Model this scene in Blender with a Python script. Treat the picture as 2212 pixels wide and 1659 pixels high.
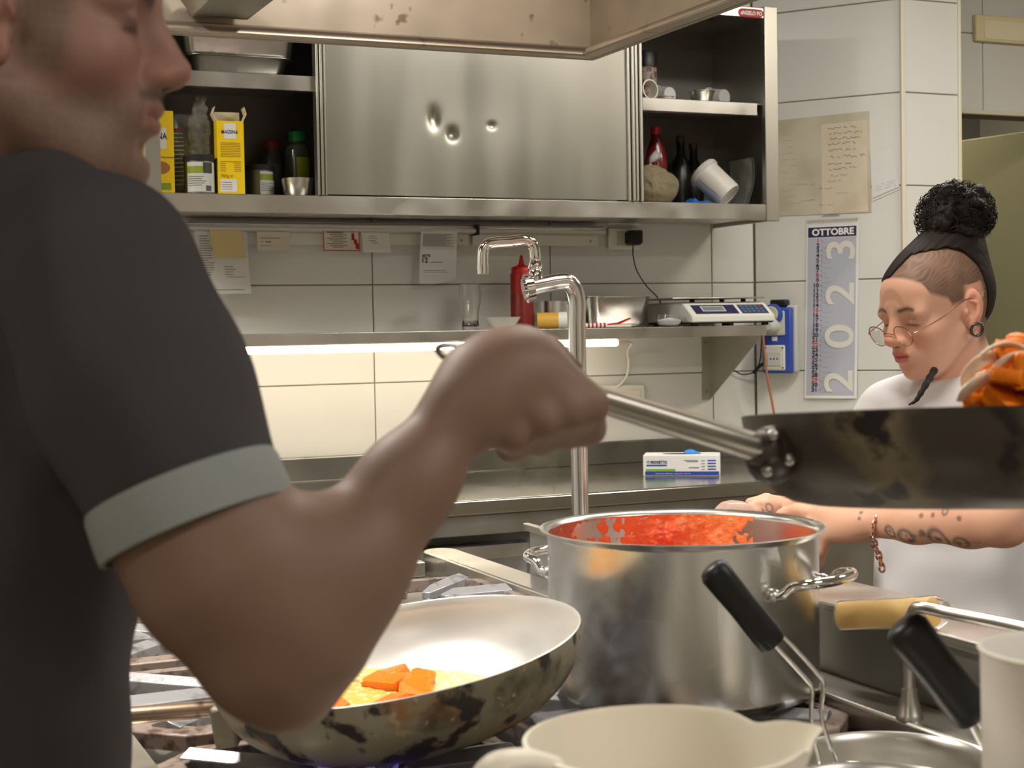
import bpy, bmesh, math, random
import numpy as np
from mathutils import Matrix, Vector, Euler, noise as mnoise

for o in list(bpy.data.objects):
    bpy.data.objects.remove(o, do_unlink=True)
SC = bpy.context.scene
COL = SC.collection
random.seed(7)
rng = np.random.default_rng(7)
R = math.radians

# ------------------------------------------------------------------ camera
# world: X runs along the tiled back wall, Y runs towards it, Z up, floor at 0
YAW = R(23.9)
cam_d = bpy.data.cameras.new('camera')
cam = bpy.data.objects.new('camera', cam_d)
COL.objects.link(cam)
cam_d.sensor_fit = 'HORIZONTAL'
cam_d.sensor_width = 36.0
cam_d.lens = 3322.0 / 2212.0 * 36.0
cam_d.clip_start = 0.02
cam.matrix_world = (Matrix.Translation((0, 0, 1.37)) @ Matrix.Rotation(-YAW, 4, 'Z')
                    @ Matrix.Rotation(math.pi / 2 - math.atan(120.5 / 3322.0), 4, 'X') @ Matrix.Rotation(R(-1.02), 4, 'Z'))
cam_d.dof.use_dof = True
cam_d.dof.focus_distance = 2.75
cam_d.dof.aperture_fstop = 12.0
SC.camera = cam

# ------------------------------------------------------------------ world, exposure
wd = bpy.data.worlds.new('world')
SC.world = wd
wd.use_nodes = True
wd.node_tree.nodes['Background'].inputs[0].default_value = (0.85, 0.9, 1.0, 1)
wd.node_tree.nodes['Background'].inputs[1].default_value = 0.02
SC.view_settings.view_transform = 'Standard'
SC.view_settings.look = 'None'
SC.view_settings.gamma = 1.0
SC.view_settings.use_curve_mapping = False
SC.view_settings.exposure = 0.2

cy = SC.cycles
cy.max_bounces = 8
cy.diffuse_bounces = 3
cy.transmission_bounces = 7
cy.volume_bounces = 0
cy.volume_max_steps = 32

# ------------------------------------------------------------------ ceiling lamps (all out of view; fixtures are built below, round these)
def area(name, loc, sx, sy, power, col, rot=(0, 0, 0)):
    d = bpy.data.lights.new(name, 'AREA')
    d.shape = 'RECTANGLE'
    d.size = sx
    d.size_y = sy
    d.energy = power
    d.color = col
    o = bpy.data.objects.new(name, d)
    COL.objects.link(o)
    o.location = loc
    o.rotation_euler = rot
    return o
CEIL = 2.9
LAMPS = [  # x, y, size x, size y, watts, colour
    (3.75, 2.35, 0.60, 0.60, 25, (1.0, 0.92, 0.80)),
    (2.35, 2.75, 1.20, 0.30, 22, (1.0, 0.97, 0.93)),
    (-1.0, 3.2, 1.20, 0.30, 38, (1.0, 0.97, 0.93)),
    (1.9, -0.5, 1.20, 0.30, 32, (1.0, 0.97, 0.93)),
    (-1.1, -0.5, 1.20, 0.30, 12, (1.0, 0.96, 0.91)),
    (3.85, 5.35, 0.60, 0.30, 14, (1.0, 0.90, 0.70)),  # added unseen lamp that brightens the open door in the passage
]
for x, y, sx, sy, pw, c in LAMPS:
    area('ceiling_lamp_light', (x, y, CEIL - 0.062), sx * .9, sy * .9, pw, c)

# ------------------------------------------------------------------ materials
MATS = {}
def mat(name, col, rough=.5, metal=0., bump=None, blot=None, attr=None, emit=None, trans=0., coat=0., sss=0., spec=.5, ior=1.45,
        alpha=1., rvar=0., stretch=None):
    """bump=(scale,strength,detail); blot=[(scale,col2,lo,hi)]; stretch=(sx,sy,sz) scales object coords"""
    m = bpy.data.materials.new(name)
    m.use_nodes = True
    nt = m.node_tree
    b = nt.nodes['Principled BSDF']
    I = b.inputs
    I['Base Color'].default_value = (*col, 1)
    I['Roughness'].default_value = rough
    I['Metallic'].default_value = metal
    I['Specular IOR Level'].default_value = spec
    I['IOR'].default_value = ior
    I['Transmission Weight'].default_value = trans
    I['Coat Weight'].default_value = coat
    I['Coat Roughness'].default_value = .15
    I['Alpha'].default_value = alpha
    if sss:
        I['Subsurface Weight'].default_value = sss
        I['Subsurface Radius'].default_value = (.9, .35, .2)
        I['Subsurface Scale'].default_value = .006
    if emit:
        I['Emission Color'].default_value = (*emit[0], 1)
        I['Emission Strength'].default_value = emit[1]
    L = nt.links.new
    N = nt.nodes.new
    tc = N('ShaderNodeTexCoord')
    src = tc.outputs['Object']
    if stretch:
        mp = N('ShaderNodeMapping')
        mp.inputs['Scale'].default_value = stretch
        L(src, mp.inputs['Vector'])
        src = mp.outputs['Vector']
    def nz(scale, detail=4):
        n = N('ShaderNodeTexNoise')
        n.inputs['Scale'].default_value = scale
        n.inputs['Detail'].default_value = detail
        L(src, n.inputs['Vector'])
        return n.outputs['Fac']
    cur = None
    if attr:
        a = N('ShaderNodeAttribute')
        a.attribute_name = attr
        cur = a.outputs['Color']
    for sc, c2, lo, hi in (blot or []):
        mr = N('ShaderNodeMapRange')
        mr.inputs['From Min'].default_value = lo
        mr.inputs['From Max'].default_value = hi
        L(nz(sc, 5 if len(blot) > 3 else 2), mr.inputs['Value'])
        mx = N('ShaderNodeMix')
        mx.data_type = 'RGBA'
        L(mr.outputs['Result'], mx.inputs['Factor'])
        if cur is None:
            mx.inputs['A'].default_value = (*col, 1)
        else:
            L(cur, mx.inputs['A'])
        mx.inputs['B'].default_value = (*c2, 1)
        cur = mx.outputs['Result']
    if cur is not None:
        L(cur, I['Base Color'])
    if rvar:
        mr = N('ShaderNodeMapRange')
        mr.inputs['To Min'].default_value = max(0, rough - rvar)
        mr.inputs['To Max'].default_value = rough + rvar
        mr.inputs['From Min'].default_value = .3
        mr.inputs['From Max'].default_value = .7
        L(nz(9, 1), mr.inputs['Value'])
        L(mr.outputs['Result'], I['Roughness'])
    if bump:
        bp = N('ShaderNodeBump')
        bp.inputs['Strength'].default_value = bump[1]
        bp.inputs['Distance'].default_value = .002
        L(nz(bump[0], min(bump[2], 3) if len(bump) > 2 else 1), bp.inputs['Height'])
        L(bp.outputs['Normal'], I['Normal'])
    MATS[name] = m
    return m

def srgb(r, g, b):
    f = lambda c: (c / 255 / 12.92) if c <= 10 else ((c / 255 + .055) / 1.055) ** 2.4
    return (f(r), f(g), f(b))

T_TILE = mat('ivory_tile', srgb(212, 211, 205), .22, blot=[(2.2, srgb(204, 202, 194), .45, .75)])
T_GROUT = mat('grout', srgb(112, 104, 88), .9)
T_TRIM = mat('pvc_trim', srgb(214, 207, 186), .35)
T_STEEL = mat('stainless', (.60, .575, .525), .33, 1., bump=(30, .05), blot=[(3.5, (.50, .475, .43), .42, .72)], rvar=.07)
T_STEELB = mat('stainless_brushed', (.47, .45, .39), .40, 1., bump=(40, .035, 4), rvar=.06, stretch=(1, 1, .06))
T_DOORS = mat('cabinet_door_steel', (.36, .345, .29), .38, 1., bump=(40, .03, 4), blot=[(4, (.30, .285, .24), .45, .7)], rvar=.06, stretch=(1, 1, .12))
T_COUNTER = mat('counter_steel', (.50, .485, .44), .16, 1., bump=(8, .02), blot=[(5, (.44, .425, .38), .42, .7)], rvar=.03)
T_PIPE = mat('pipe_steel', (.72, .72, .71), .20, 1., rvar=.04)
T_UPSTAND = mat('upstand_steel', (.26, .255, .23), .3, 1., rvar=.05)
T_STEELD = mat('stainless_dull', (.40, .385, .35), .45, 1., bump=(14, .06), blot=[(5, (.30, .29, .26), .4, .7)], rvar=.08)
T_CHROME = mat('chrome', (.82, .82, .80), .07, 1.)
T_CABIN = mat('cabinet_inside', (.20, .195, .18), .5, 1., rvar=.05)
T_POT = mat('pot_steel', (.70, .69, .66), .28, 1., bump=(40, .06, 4), blot=[(7, (.62, .61, .58), .4, .7)], rvar=.06)
T_HOOD = mat('hood_steel', (.42, .36, .295), .48, 1., bump=(6, .05), blot=[(5, (.33, .28, .225), .5, .8), (24, (.20, .15, .10), .68, .75)], rvar=.08)
T_HOODLIP = mat('hood_lip_steel', (.46, .40, .33), .40, 1., blot=[(14, (.35, .27, .18), .66, .74)])
T_FILTER = mat('greasy_filter', (.26, .25, .21), .42, 1., blot=[(12, (.12, .09, .05), .55, .75)])
T_IRON = mat('cast_iron', srgb(178, 178, 182), .34, .4, bump=(120, .3, 4), blot=[(30, srgb(96, 90, 88), .55, .75)])
T_IRONR = mat('rusty_iron', srgb(158, 142, 132), .5, .3, bump=(90, .5, 5), blot=[(50, srgb(104, 80, 68), .5, .65)])
T_BLACK = mat('black_plastic', srgb(22, 22, 23), .42, bump=(200, .05))
T_BLACKM = mat('black_matte', srgb(30, 29, 28), .7)
T_WHITE = mat('white_plastic', srgb(226, 224, 212), .35)
T_WHITEC = mat('white_ceramic', srgb(232, 231, 224), .12)
T_IVORYP = mat('ivory_plastic', srgb(226, 220, 202), .45, sss=.25, bump=(8, .05))
T_IVORYW = mat('white_jug_plastic', srgb(224, 220, 210), .45, sss=.25)
T_PAPER = mat('paper', srgb(226, 225, 222), .8)
T_PAPERY = mat('yellow_paper', srgb(224, 206, 150), .85)
T_PAPERB = mat('beige_card', srgb(220, 212, 194), .85)
T_PAPERF = mat('film_sleeve', srgb(196, 188, 168), .25, blot=[(6, srgb(176, 168, 146), .42, .6), (11, srgb(190, 160, 140), .66, .8)], coat=.3)
T_INK = mat('ink', srgb(95, 92, 98), .8)
T_INKD = mat('ink_dark', srgb(40, 38, 60), .8)
T_INKR = mat('ink_red', srgb(200, 70, 70), .8)
T_RED = mat('red_print', srgb(170, 30, 38), .5)
T_NAVY = mat('navy_print', srgb(38, 34, 76), .5)
T_CALGREY = mat('calendar_grey', srgb(176, 178, 190), .6)
T_IVPRINT = mat('calendar_ivory', srgb(212, 211, 200), .6)
T_YELLOW = mat('yellow_carton', srgb(246, 208, 16), .5)
T_YPRINT = mat('ochre_print', srgb(186, 150, 14), .6)
T_GREENP = mat('green_print', srgb(140, 158, 40), .5)
T_BLUEP = mat('blue_plastic', srgb(52, 78, 168), .4)
T_GREYP = mat('grey_plastic', srgb(190, 190, 184), .4)
T_GREENCAP = mat('green_cap', srgb(24, 140, 70), .4)
T_REDP = mat('red_squeeze_plastic', srgb(186, 26, 24), .35, sss=.2)
T_REDD = mat('sauce_seen_through', srgb(120, 26, 18), .35)
T_GLASS = mat('clear_glass', (1, 1, 1), .02, trans=1., ior=1.45)
T_FILM = mat('cling_film', (.95, .95, .95), .12, trans=.9, ior=1.2)
T_BLUEGLOVE = mat('blue_nitrile', srgb(58, 140, 220), .5)
T_LED = mat('led_tube', (1, .9, .75), .4, emit=((1., .86, .68), 14.))
T_LAMP = mat('lamp_diffuser', (1, 1, 1), .5, emit=((1., .93, .82), 7.))
T_LCD = mat('lcd', srgb(120, 128, 124), .2)
T_PANEL = mat('door_green', srgb(150, 146, 112), .6, bump=(40, .05))
T_FLOOR = mat('floor_tile', srgb(120, 108, 96), .5, bump=(30, .1))
T_PLASTER = mat('plaster', srgb(206, 200, 186), .8)
T_CABLEB = mat('brown_cable', srgb(176, 118, 88), .5)
T_AMBER = mat('amber_roll', srgb(214, 168, 70), .3, coat=.5)

# ------------------------------------------------------------------ mesh helpers
def finish(o, mat_=None, parent=None, smooth=40, bevel=0):
    COL.objects.link(o)
    me = o.data
    if mat_ is not None:
        me.materials.append(mat_)
    if smooth:
        me.polygons.foreach_set('use_smooth', [True] * len(me.polygons))
        me.set_sharp_from_angle(angle=R(smooth))
    if bevel:
        b = o.modifiers.new('bevel', 'BEVEL')
        b.width = bevel
        b.segments = 2
        b.limit_method = 'ANGLE'
        b.angle_limit = R(50)
    if parent is not None:
        o.parent = parent
        o.matrix_parent_inverse = Matrix.Identity(4)
    return o

class MB:
    """collects shapes; build() links them as one mesh object"""
    def __init__(s, M=None):
        s.v = []
        s.f = []
        s.M = M
    def _add(s, vs, fs):
        n = len(s.v)
        s.v += [tuple(v) for v in vs]
        s.f += [tuple(i + n for i in f) for f in fs]
        return s
    def box(s, x0, x1, y0, y1, z0, z1, M=None):
        vs = [Vector((x, y, z)) for z in (z0, z1) for y in (y0, y1) for x in (x0, x1)]
        if M is not None:
            vs = [M @ v for v in vs]
        return s._add(vs, [(0, 2, 3, 1), (4, 5, 7, 6), (0, 1, 5, 4), (2, 6, 7, 3), (0, 4, 6, 2), (1, 3, 7, 5)])
    def prism(s, pts, lo, hi, axis='z', M=None):
        """polygon (counter-clockwise list of 2d points) extruded along an axis"""
        n = len(pts)
        def mk(p, h):
            return Vector((p[0], p[1], h)) if axis == 'z' else (Vector((p[0], h, p[1])) if axis == 'y' else Vector((h, p[0], p[1])))
        vs = [mk(p, lo) for p in pts] + [mk(p, hi) for p in pts]
        if M is not None:
            vs = [M @ v for v in vs]
        fs = [tuple(range(n))[::-1], tuple(range(n, 2 * n))] + [(i, (i + 1) % n, (i + 1) % n + n, i + n) for i in range(n)]
        return s._add(vs, fs)
    def lathe(s, prof, seg=48, M=None, a0=0., a1=2 * math.pi):
        """prof: list of (r,z), bottom to top on the outside; closed round z"""
        full = abs(a1 - a0 - 2 * math.pi) < 1e-6
        n = seg if full else seg + 1
        vs = []
        for r, z in prof:
            for i in range(n):
                a = a0 + (a1 - a0) * i / seg
                v = Vector((r * math.cos(a), r * math.sin(a), z))
                vs.append(M @ v if M is not None else v)
        fs = []
        for j in range(len(prof) - 1):
            for i in range(seg):
                k = (i + 1) % n
                fs.append((j * n + i, j * n + k, (j + 1) * n + k, (j + 1) * n + i))
        return s._add(vs, fs)
    def cyl(s, p0, p1, r0, r1=None, seg=16, cap=True):
        return s.tube([p0, p1], [r0, r0 if r1 is None else r1], seg, cap)
    def tube(s, pts, r, seg=12, cap=True, flat=None, closed=False):
        """round tube through points; flat=(a,b) makes an elliptic section, a across, b up"""
        P = [Vector(p) for p in pts]
        n = len(P)
        rs = list(r) if hasattr(r, '__len__') else [r] * n
        T = []
        for i in range(n):
            if closed:
                t = P[(i + 1) % n] - P[i - 1]
            else:
                t = P[min(i + 1, n - 1)] - P[max(i - 1, 0)]
            T.append(t.normalized() if t.length > 1e-9 else Vector((0, 0, 1)))
        up = Vector((0, 0, 1)) if abs(T[0].z) < .9 else Vector((1, 0, 0))
        vs = []
        side = T[0].cross(up).normalized()
        for i in range(n):
            side = (side - T[i] * side.dot(T[i])).normalized()
            nr = side.cross(T[i])
            for k in range(seg):
                a = 2 * math.pi * k / seg
                ca, sa = math.cos(a) * rs[i], math.sin(a) * rs[i]
                if flat:
                    ca *= flat[0]
                    sa *= flat[1]
                vs.append(P[i] + side * ca + nr * sa)
        fs = []
        for j in range(n if closed else n - 1):
            j2 = (j + 1) % n
            for k in range(seg):
                k2 = (k + 1) % seg
                fs.append((j * seg + k, j * seg + k2, j2 * seg + k2, j2 * seg + k))
        if cap and not closed:
            fs.append(tuple(range(seg))[::-1])
            fs.append(tuple((n - 1) * seg + k for k in range(seg)))
        return s._add(vs, fs)
    def ball(s, c, r, seg=16, rings=10, M=None):
        rr = r if hasattr(r, '__len__') else (r, r, r)
        vs = []
        for j in range(rings + 1):
            ph = -math.pi / 2 + math.pi * j / rings
            for i in range(seg):
                a = 2 * math.pi * i / seg
                v = Vector((rr[0] * math.cos(ph) * math.cos(a), rr[1] * math.cos(ph) * math.sin(a), rr[2] * math.sin(ph)))
                if M is not None:
                    v = M @ v
                vs.append(v + Vector(c))
        fs = []
        for j in range(rings):
            for i in range(seg):
                k = (i + 1) % seg
                fs.append((j * seg + i, j * seg + k, (j + 1) * seg + k, (j + 1) * seg + i))
        return s._add(vs, fs)
    def grid(s, fn, nu, nv, flip=False):
        vs = [Vector(fn(u / nu, v / nv)) for v in range(nv + 1) for u in range(nu + 1)]
        fs = []
        for v in range(nv):
            for u in range(nu):
                a = v * (nu + 1) + u
                q = (a, a + 1, a + nu + 2, a + nu + 1)
                fs.append(q[::-1] if flip else q)
        return s._add(vs, fs)
    def build(s, name, mat_, parent=None, smooth=40, bevel=0, rel=None, merge=True):
        """rel: world origin of the parent, points are stored relative to it"""
        me = bpy.data.meshes.new(name)
        vs = s.v
        if s.M is not None:
            vs = [tuple(s.M @ Vector(v)) for v in vs]
        if parent is not None:
            inv = WORLD[parent.name].inverted()
            vs = [tuple(inv @ Vector(v)) for v in vs]
        me.from_pydata(vs, [], s.f)
        if merge:
            bm = bmesh.new()
            bm.from_mesh(me)
            bmesh.ops.remove_doubles(bm, verts=bm.verts, dist=1e-6)
            bm.to_mesh(me)
            bm.free()
        me.update()
        o = bpy.data.objects.new(name, me)
        finish(o, mat_, parent, smooth, bevel)
        WORLD[o.name] = WORLD[parent.name].copy() if parent is not None else Matrix.Identity(4)
        return o
WORLD = {}

def tag(o, label, cat, group=None):
    o['label'] = label
    o['category'] = cat
    if group:
        o['group'] = group
    return o
def thing(name, label, cat, loc=(0, 0, 0), group=None, rz=0, M=None):
    o = bpy.data.objects.new(name, None)
    COL.objects.link(o)
    m = M if M is not None else Matrix.Translation(loc) @ Matrix.Rotation(rz, 4, 'Z')
    o.matrix_world = m
    o.empty_display_size = .05
    WORLD[o.name] = m.copy()
    return tag(o, label, cat, group)
def struct(o):
    o['kind'] = 'structure'
    return o
def recentre(o):
    """put a single-mesh thing's origin at its own base centre"""
    me = o.data
    n = len(me.vertices)
    a = np.empty(n * 3)
    me.vertices.foreach_get('co', a)
    a = a.reshape(-1, 3)
    c = np.array([(a[:, 0].min() + a[:, 0].max()) / 2, (a[:, 1].min() + a[:, 1].max()) / 2, a[:, 2].min()])
    a -= c
    me.vertices.foreach_set('co', a.ravel())
    o.location = Vector(c)
    WORLD[o.name] = Matrix.Translation(c)
    me.update()
    return o
def frame(o, x, z):
    """matrix with local x, z axes given (unit-ish), at origin o"""
    x = Vector(x).normalized()
    z = Vector(z)
    y = z.cross(x).normalized()
    z = x.cross(y)
    m = Matrix((x, y, z)).transposed().to_4x4()
    m.translation = Vector(o)
    return m
def text(body, size, mat_, parent, M, name='lettering', align='LEFT', bold=0., sx=1., ext=.0002, res=2):
    """flat lettering in the local XY plane of M (world matrix)"""
    cu = bpy.data.curves.new(name, 'FONT')
    cu.body = body
    cu.size = size
    cu.align_x = align
    cu.resolution_u = res
    cu.extrude = ext
    cu.offset = bold
    t = bpy.data.objects.new(name, cu)
    COL.objects.link(t)
    dg = bpy.context.evaluated_depsgraph_get()
    me = bpy.data.meshes.new_from_object(t.evaluated_get(dg))
    bpy.data.objects.remove(t)
    bpy.data.curves.remove(cu)
    me.transform(Matrix.Diagonal((sx, 1, 1, 1)))
    me.transform(WORLD[parent.name].inverted() @ M)
    o = bpy.data.objects.new(name, me)
    me.materials.clear()
    finish(o, mat_, parent, 0)
    WORLD[o.name] = WORLD[parent.name].copy()
    return o
def smoothpath(pts, n=8, closed=False):
    """Catmull-Rom through points"""
    P = [Vector(p) for p in pts]
    out = []
    m = len(P)
    rngi = range(m if closed else m - 1)
    for i in rngi:
        p0 = P[i - 1] if (i > 0 or closed) else P[0] * 2 - P[1]
        p1 = P[i]
        p2 = P[(i + 1) % m]
        p3 = P[(i + 2) % m] if (i + 2 < m or closed) else p2 * 2 - p1
        for k in range(n):
            t = k / n
            out.append(.5 * ((2 * p1) + (p2 - p0) * t + (2 * p0 - 5 * p1 + 4 * p2 - p3) * t * t + (3 * p1 - p0 - 3 * p2 + p3) * t ** 3))
    if not closed:
        out.append(P[-1])
    return out

# ------------------------------------------------------------------ sculpting helpers: distance fields meshed with surface nets
def smin(a, b, k):
    h = np.clip(.5 + .5 * (b - a) / k, 0, 1)
    return b * (1 - h) + a * h - k * h * (1 - h)
class Field:
    def __init__(s, lo, hi, h):
        s.h = h
        s.ax = [np.arange(l, u + h, h, dtype=np.float32) for l, u in zip(lo, hi)]
        s.D = np.full([len(a) for a in s.ax], .5, np.float32)
    def _win(s, lo, hi, m):
        sl = []
        for a, l, u in zip(s.ax, lo, hi):
            i0 = int(np.searchsorted(a, l - m))
            i1 = int(np.searchsorted(a, u + m))
            sl.append(slice(i0, max(i0, i1)))
        g = [s.ax[i][sl[i]] for i in range(3)]
        return tuple(sl), (g[0][:, None, None], g[1][None, :, None], g[2][None, None, :])
    def _op(s, sl, d, k, op):
        if d.size == 0:
            return
        c = s.D[sl]
        if op == 'u':
            s.D[sl] = smin(c, d, k) if k > 0 else np.minimum(c, d)
        elif op == 's':
            s.D[sl] = -smin(-c, d, k) if k > 0 else np.maximum(c, -d)
        elif op == 'i':
            s.D[sl] = -smin(-c, -d, k) if k > 0 else np.maximum(c, d)
    def ell(s, c, r, k=.01, op='u', rot=None):
        rm = max(r)
        sl, (x, y, z) = s._win([v - rm for v in c], [v + rm for v in c], k + 3 * s.h)
        x, y, z = x - c[0], y - c[1], z - c[2]
        if rot is not None:
            Q = np.array(Euler(rot).to_matrix().transposed())
            x, y, z = (Q[0, 0] * x + Q[0, 1] * y + Q[0, 2] * z, Q[1, 0] * x + Q[1, 1] * y + Q[1, 2] * z, Q[2, 0] * x + Q[2, 1] * y + Q[2, 2] * z)
        k0 = np.sqrt((x / r[0]) ** 2 + (y / r[1]) ** 2 + (z / r[2]) ** 2)
        k1 = np.sqrt((x / r[0] ** 2) ** 2 + (y / r[1] ** 2) ** 2 + (z / r[2] ** 2) ** 2) + 1e-9
        s._op(sl, k0 * (k0 - 1) / k1, k, op)
        return s
    def cap(s, a, b, ra, rb, k=.01, op='u'):
        rm = max(ra, rb)
        lo = [min(p, q) - rm for p, q in zip(a, b)]
        hi = [max(p, q) + rm for p, q in zip(a, b)]
        sl, (x, y, z) = s._win(lo, hi, k + 3 * s.h)
        d = [q - p for p, q in zip(a, b)]
        L = sum(v * v for v in d) + 1e-12
        t = np.clip(((x - a[0]) * d[0] + (y - a[1]) * d[1] + (z - a[2]) * d[2]) / L, 0, 1)
        dd = np.sqrt((x - a[0] - t * d[0]) ** 2 + (y - a[1] - t * d[1]) ** 2 + (z - a[2] - t * d[2]) ** 2) - (ra + (rb - ra) * t)
        s._op(sl, dd, k, op)
        return s
    def chain(s, pts, k=.012):
        for (p, ra), (q, rb) in zip(pts[:-1], pts[1:]):
            s.cap(p, q, ra, rb, k)
        return s
    def half(s, p, n, k=0.):
        """keep the side the normal points away from"""
        x, y, z = s.ax[0][:, None, None], s.ax[1][None, :, None], s.ax[2][None, None, :]
        L = math.sqrt(sum(v * v for v in n))
        d = ((x - p[0]) * n[0] + (y - p[1]) * n[1] + (z - p[2]) * n[2]) / L
        s._op((slice(None),) * 3, d.astype(np.float32), k, 'i')
        return s
    def warp(s, amp, fn):
        x, y, z = s.ax[0][:, None, None], s.ax[1][None, :, None], s.ax[2][None, None, :]
        s.D += amp * fn(x, y, z).astype(np.float32)
        return s
    def mesh(s):
        D = s.D
        S = D < 0
        nx, ny, nz = D.shape
        c = np.zeros((nx - 1, ny - 1, nz - 1), np.int8)
        offs = [(i, j, k) for i in (0, 1) for j in (0, 1) for k in (0, 1)]
        for i, j, k in offs:
            c += S[i:nx - 1 + i, j:ny - 1 + j, k:nz - 1 + k]
        act = (c > 0) & (c < 8)
        I = np.argwhere(act)
        val = np.stack([D[I[:, 0] + i, I[:, 1] + j, I[:, 2] + k] for i, j, k in offs], 1)
        acc = np.zeros((len(I), 3))
        cnt = np.zeros(len(I))
        O = np.array(offs, float)
        for a in range(8):
            for b in range(a + 1, 8):
                if abs(O[a] - O[b]).sum() == 1:
                    m = (val[:, a] < 0) != (val[:, b] < 0)
                    t = np.where(m, val[:, a] / (val[:, a] - val[:, b] + 1e-12), 0)
                    acc += np.where(m[:, None], O[a] + t[:, None] * (O[b] - O[a]), 0)
                    cnt += m
        loc = I + acc / cnt[:, None]
        V = np.stack([s.ax[q][0] + loc[:, q] * s.h for q in range(3)], 1)
        idx = np.full(act.shape, -1, np.int64)
        idx[act] = np.arange(len(I))
        F = []
        for q in range(3):
            sl0 = [slice(1, -1)] * 3
            sl1 = [slice(1, -1)] * 3
            sl0[q] = slice(0, -1)
            sl1[q] = slice(1, None)
            e = S[tuple(sl0)] != S[tuple(sl1)]
            P = np.argwhere(e)
            sg = S[tuple(sl0)][e]
            b1, b2 = (q + 1) % 3, (q + 2) % 3
            base = P.copy()
            base[:, b1] += 1
            base[:, b2] += 1
            quad = []
            for o1, o2 in ((-1, -1), (0, -1), (0, 0), (-1, 0)):
                cc = base.copy()
                cc[:, b1] += o1
                cc[:, b2] += o2
                quad.append(idx[cc[:, 0], cc[:, 1], cc[:, 2]])
            Q = np.stack(quad, 1)
            Q[~sg] = Q[~sg][:, ::-1]
            F.append(Q)
        return V, np.concatenate(F)
def relax(V, F, it=2, lam=.5):
    E = np.concatenate([F[:, [0, 1]], F[:, [1, 2]], F[:, [2, 3]], F[:, [3, 0]]])
    for _ in range(it):
        acc = np.zeros_like(V)
        n = np.zeros(len(V))
        for a, b in ((0, 1), (1, 0)):
            for q in range(3):
                acc[:, q] += np.bincount(E[:, a], V[E[:, b], q], len(V))
            n += np.bincount(E[:, a], minlength=len(V))
        V = V * (1 - lam) + lam * acc / np.maximum(n, 1)[:, None]
    return V
def npmesh(name, V, F, mat_, parent=None, col=None, M=None):
    """fast mesh from arrays; V in world unless M (local->world) is given; col: per-vertex rgb (linear)"""
    if M is not None:
        A = np.array(M)
        V = V @ A[:3, :3].T + A[:3, 3]
    if parent is not None:
        A = np.array(WORLD[parent.name].inverted())
        V = V @ A[:3, :3].T + A[:3, 3]
    me = bpy.data.meshes.new(name)
    me.vertices.add(len(V))
    me.vertices.foreach_set('co', V.astype(np.float32).ravel())
    me.loops.add(F.size)
    me.loops.foreach_set('vertex_index', F.astype(np.int32).ravel())
    me.polygons.add(len(F))
    me.polygons.foreach_set('loop_start', np.arange(0, F.size, F.shape[1], dtype=np.int32))
    me.polygons.foreach_set('use_smooth', np.ones(len(F), bool))
    me.update(calc_edges=True)
    if col is not None:
        a = me.color_attributes.new('Col', 'FLOAT_COLOR', 'POINT')
        a.data.foreach_set('color', np.concatenate([col, np.ones((len(V), 1))], 1).astype(np.float32).ravel())
    o = bpy.data.objects.new(name, me)
    finish(o, mat_, parent, 0)
    WORLD[o.name] = WORLD[parent.name].copy() if parent is not None else Matrix.Identity(4)
    return o
def vnoise(P, scale, seed=0.):
    """cheap smooth pseudo noise in -1..1 from summed sines, vectorised"""
    x, y, z = P[:, 0] * scale + seed, P[:, 1] * scale + seed * 1.7, P[:, 2] * scale - seed
    return (np.sin(x + 1.7 * np.sin(y * 1.3 + .4)) + np.sin(y * 1.1 + 1.9 * np.sin(z * 1.2)) + np.sin(z * .9 + 1.6 * np.sin(x * 1.4 + 1.))) / 3
def sstep(x, a, b):
    t = np.clip((x - a) / (b - a), 0, 1)
    return t * t * (3 - 2 * t)
def mixc(c, c2, m):
    return c * (1 - m[:, None]) + np.array(c2) * m[:, None]

# ================================================================== THE ROOM
FX = Vector((1, 0, 0)); FZ = Vector((0, 0, 1))
def front(x, y, z):            # frame on a surface that faces the camera side (-Y): local x right, y up
    return frame((x, y, z), (1, 0, 0), (0, -1, 0))
WB0 = Vector((2.885, 4.458, 0)); WBD = Vector((.603, -.797, 0)).normalized(); WBN = Vector((-.797, -.603, 0)).normalized()
def frontB(s, z, off=0.):      # frame on the slanted corner wall
    p = WB0 + WBD * s + WBN * off
    return frame((p.x, p.y, z), WBD, WBN)

floor = struct(MB().box(-2.2, 5.6, -2.2, 7.2, -.1, 0).build('floor', T_FLOOR, smooth=0))
struct(MB().box(-2.2, 5.6, -2.2, 7.2, CEIL, CEIL + .1).build('ceiling', T_PLASTER, smooth=0))
struct(MB().box(-2.2, -2.1, -2.2, 7.2, 0, CEIL).build('wall_left', T_PLASTER, smooth=0))
struct(MB().box(5.5, 5.6, -2.2, 7.2, 0, CEIL).build('wall_right', T_PLASTER, smooth=0))
struct(MB().box(-2.2, 5.6, -2.2, -2.1, 0, CEIL).build('wall_front', T_PLASTER, smooth=0))
struct(MB().box(3.0, 5.6, 7.1, 7.2, 0, CEIL).build('wall_passage', T_PLASTER, smooth=0))

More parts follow.
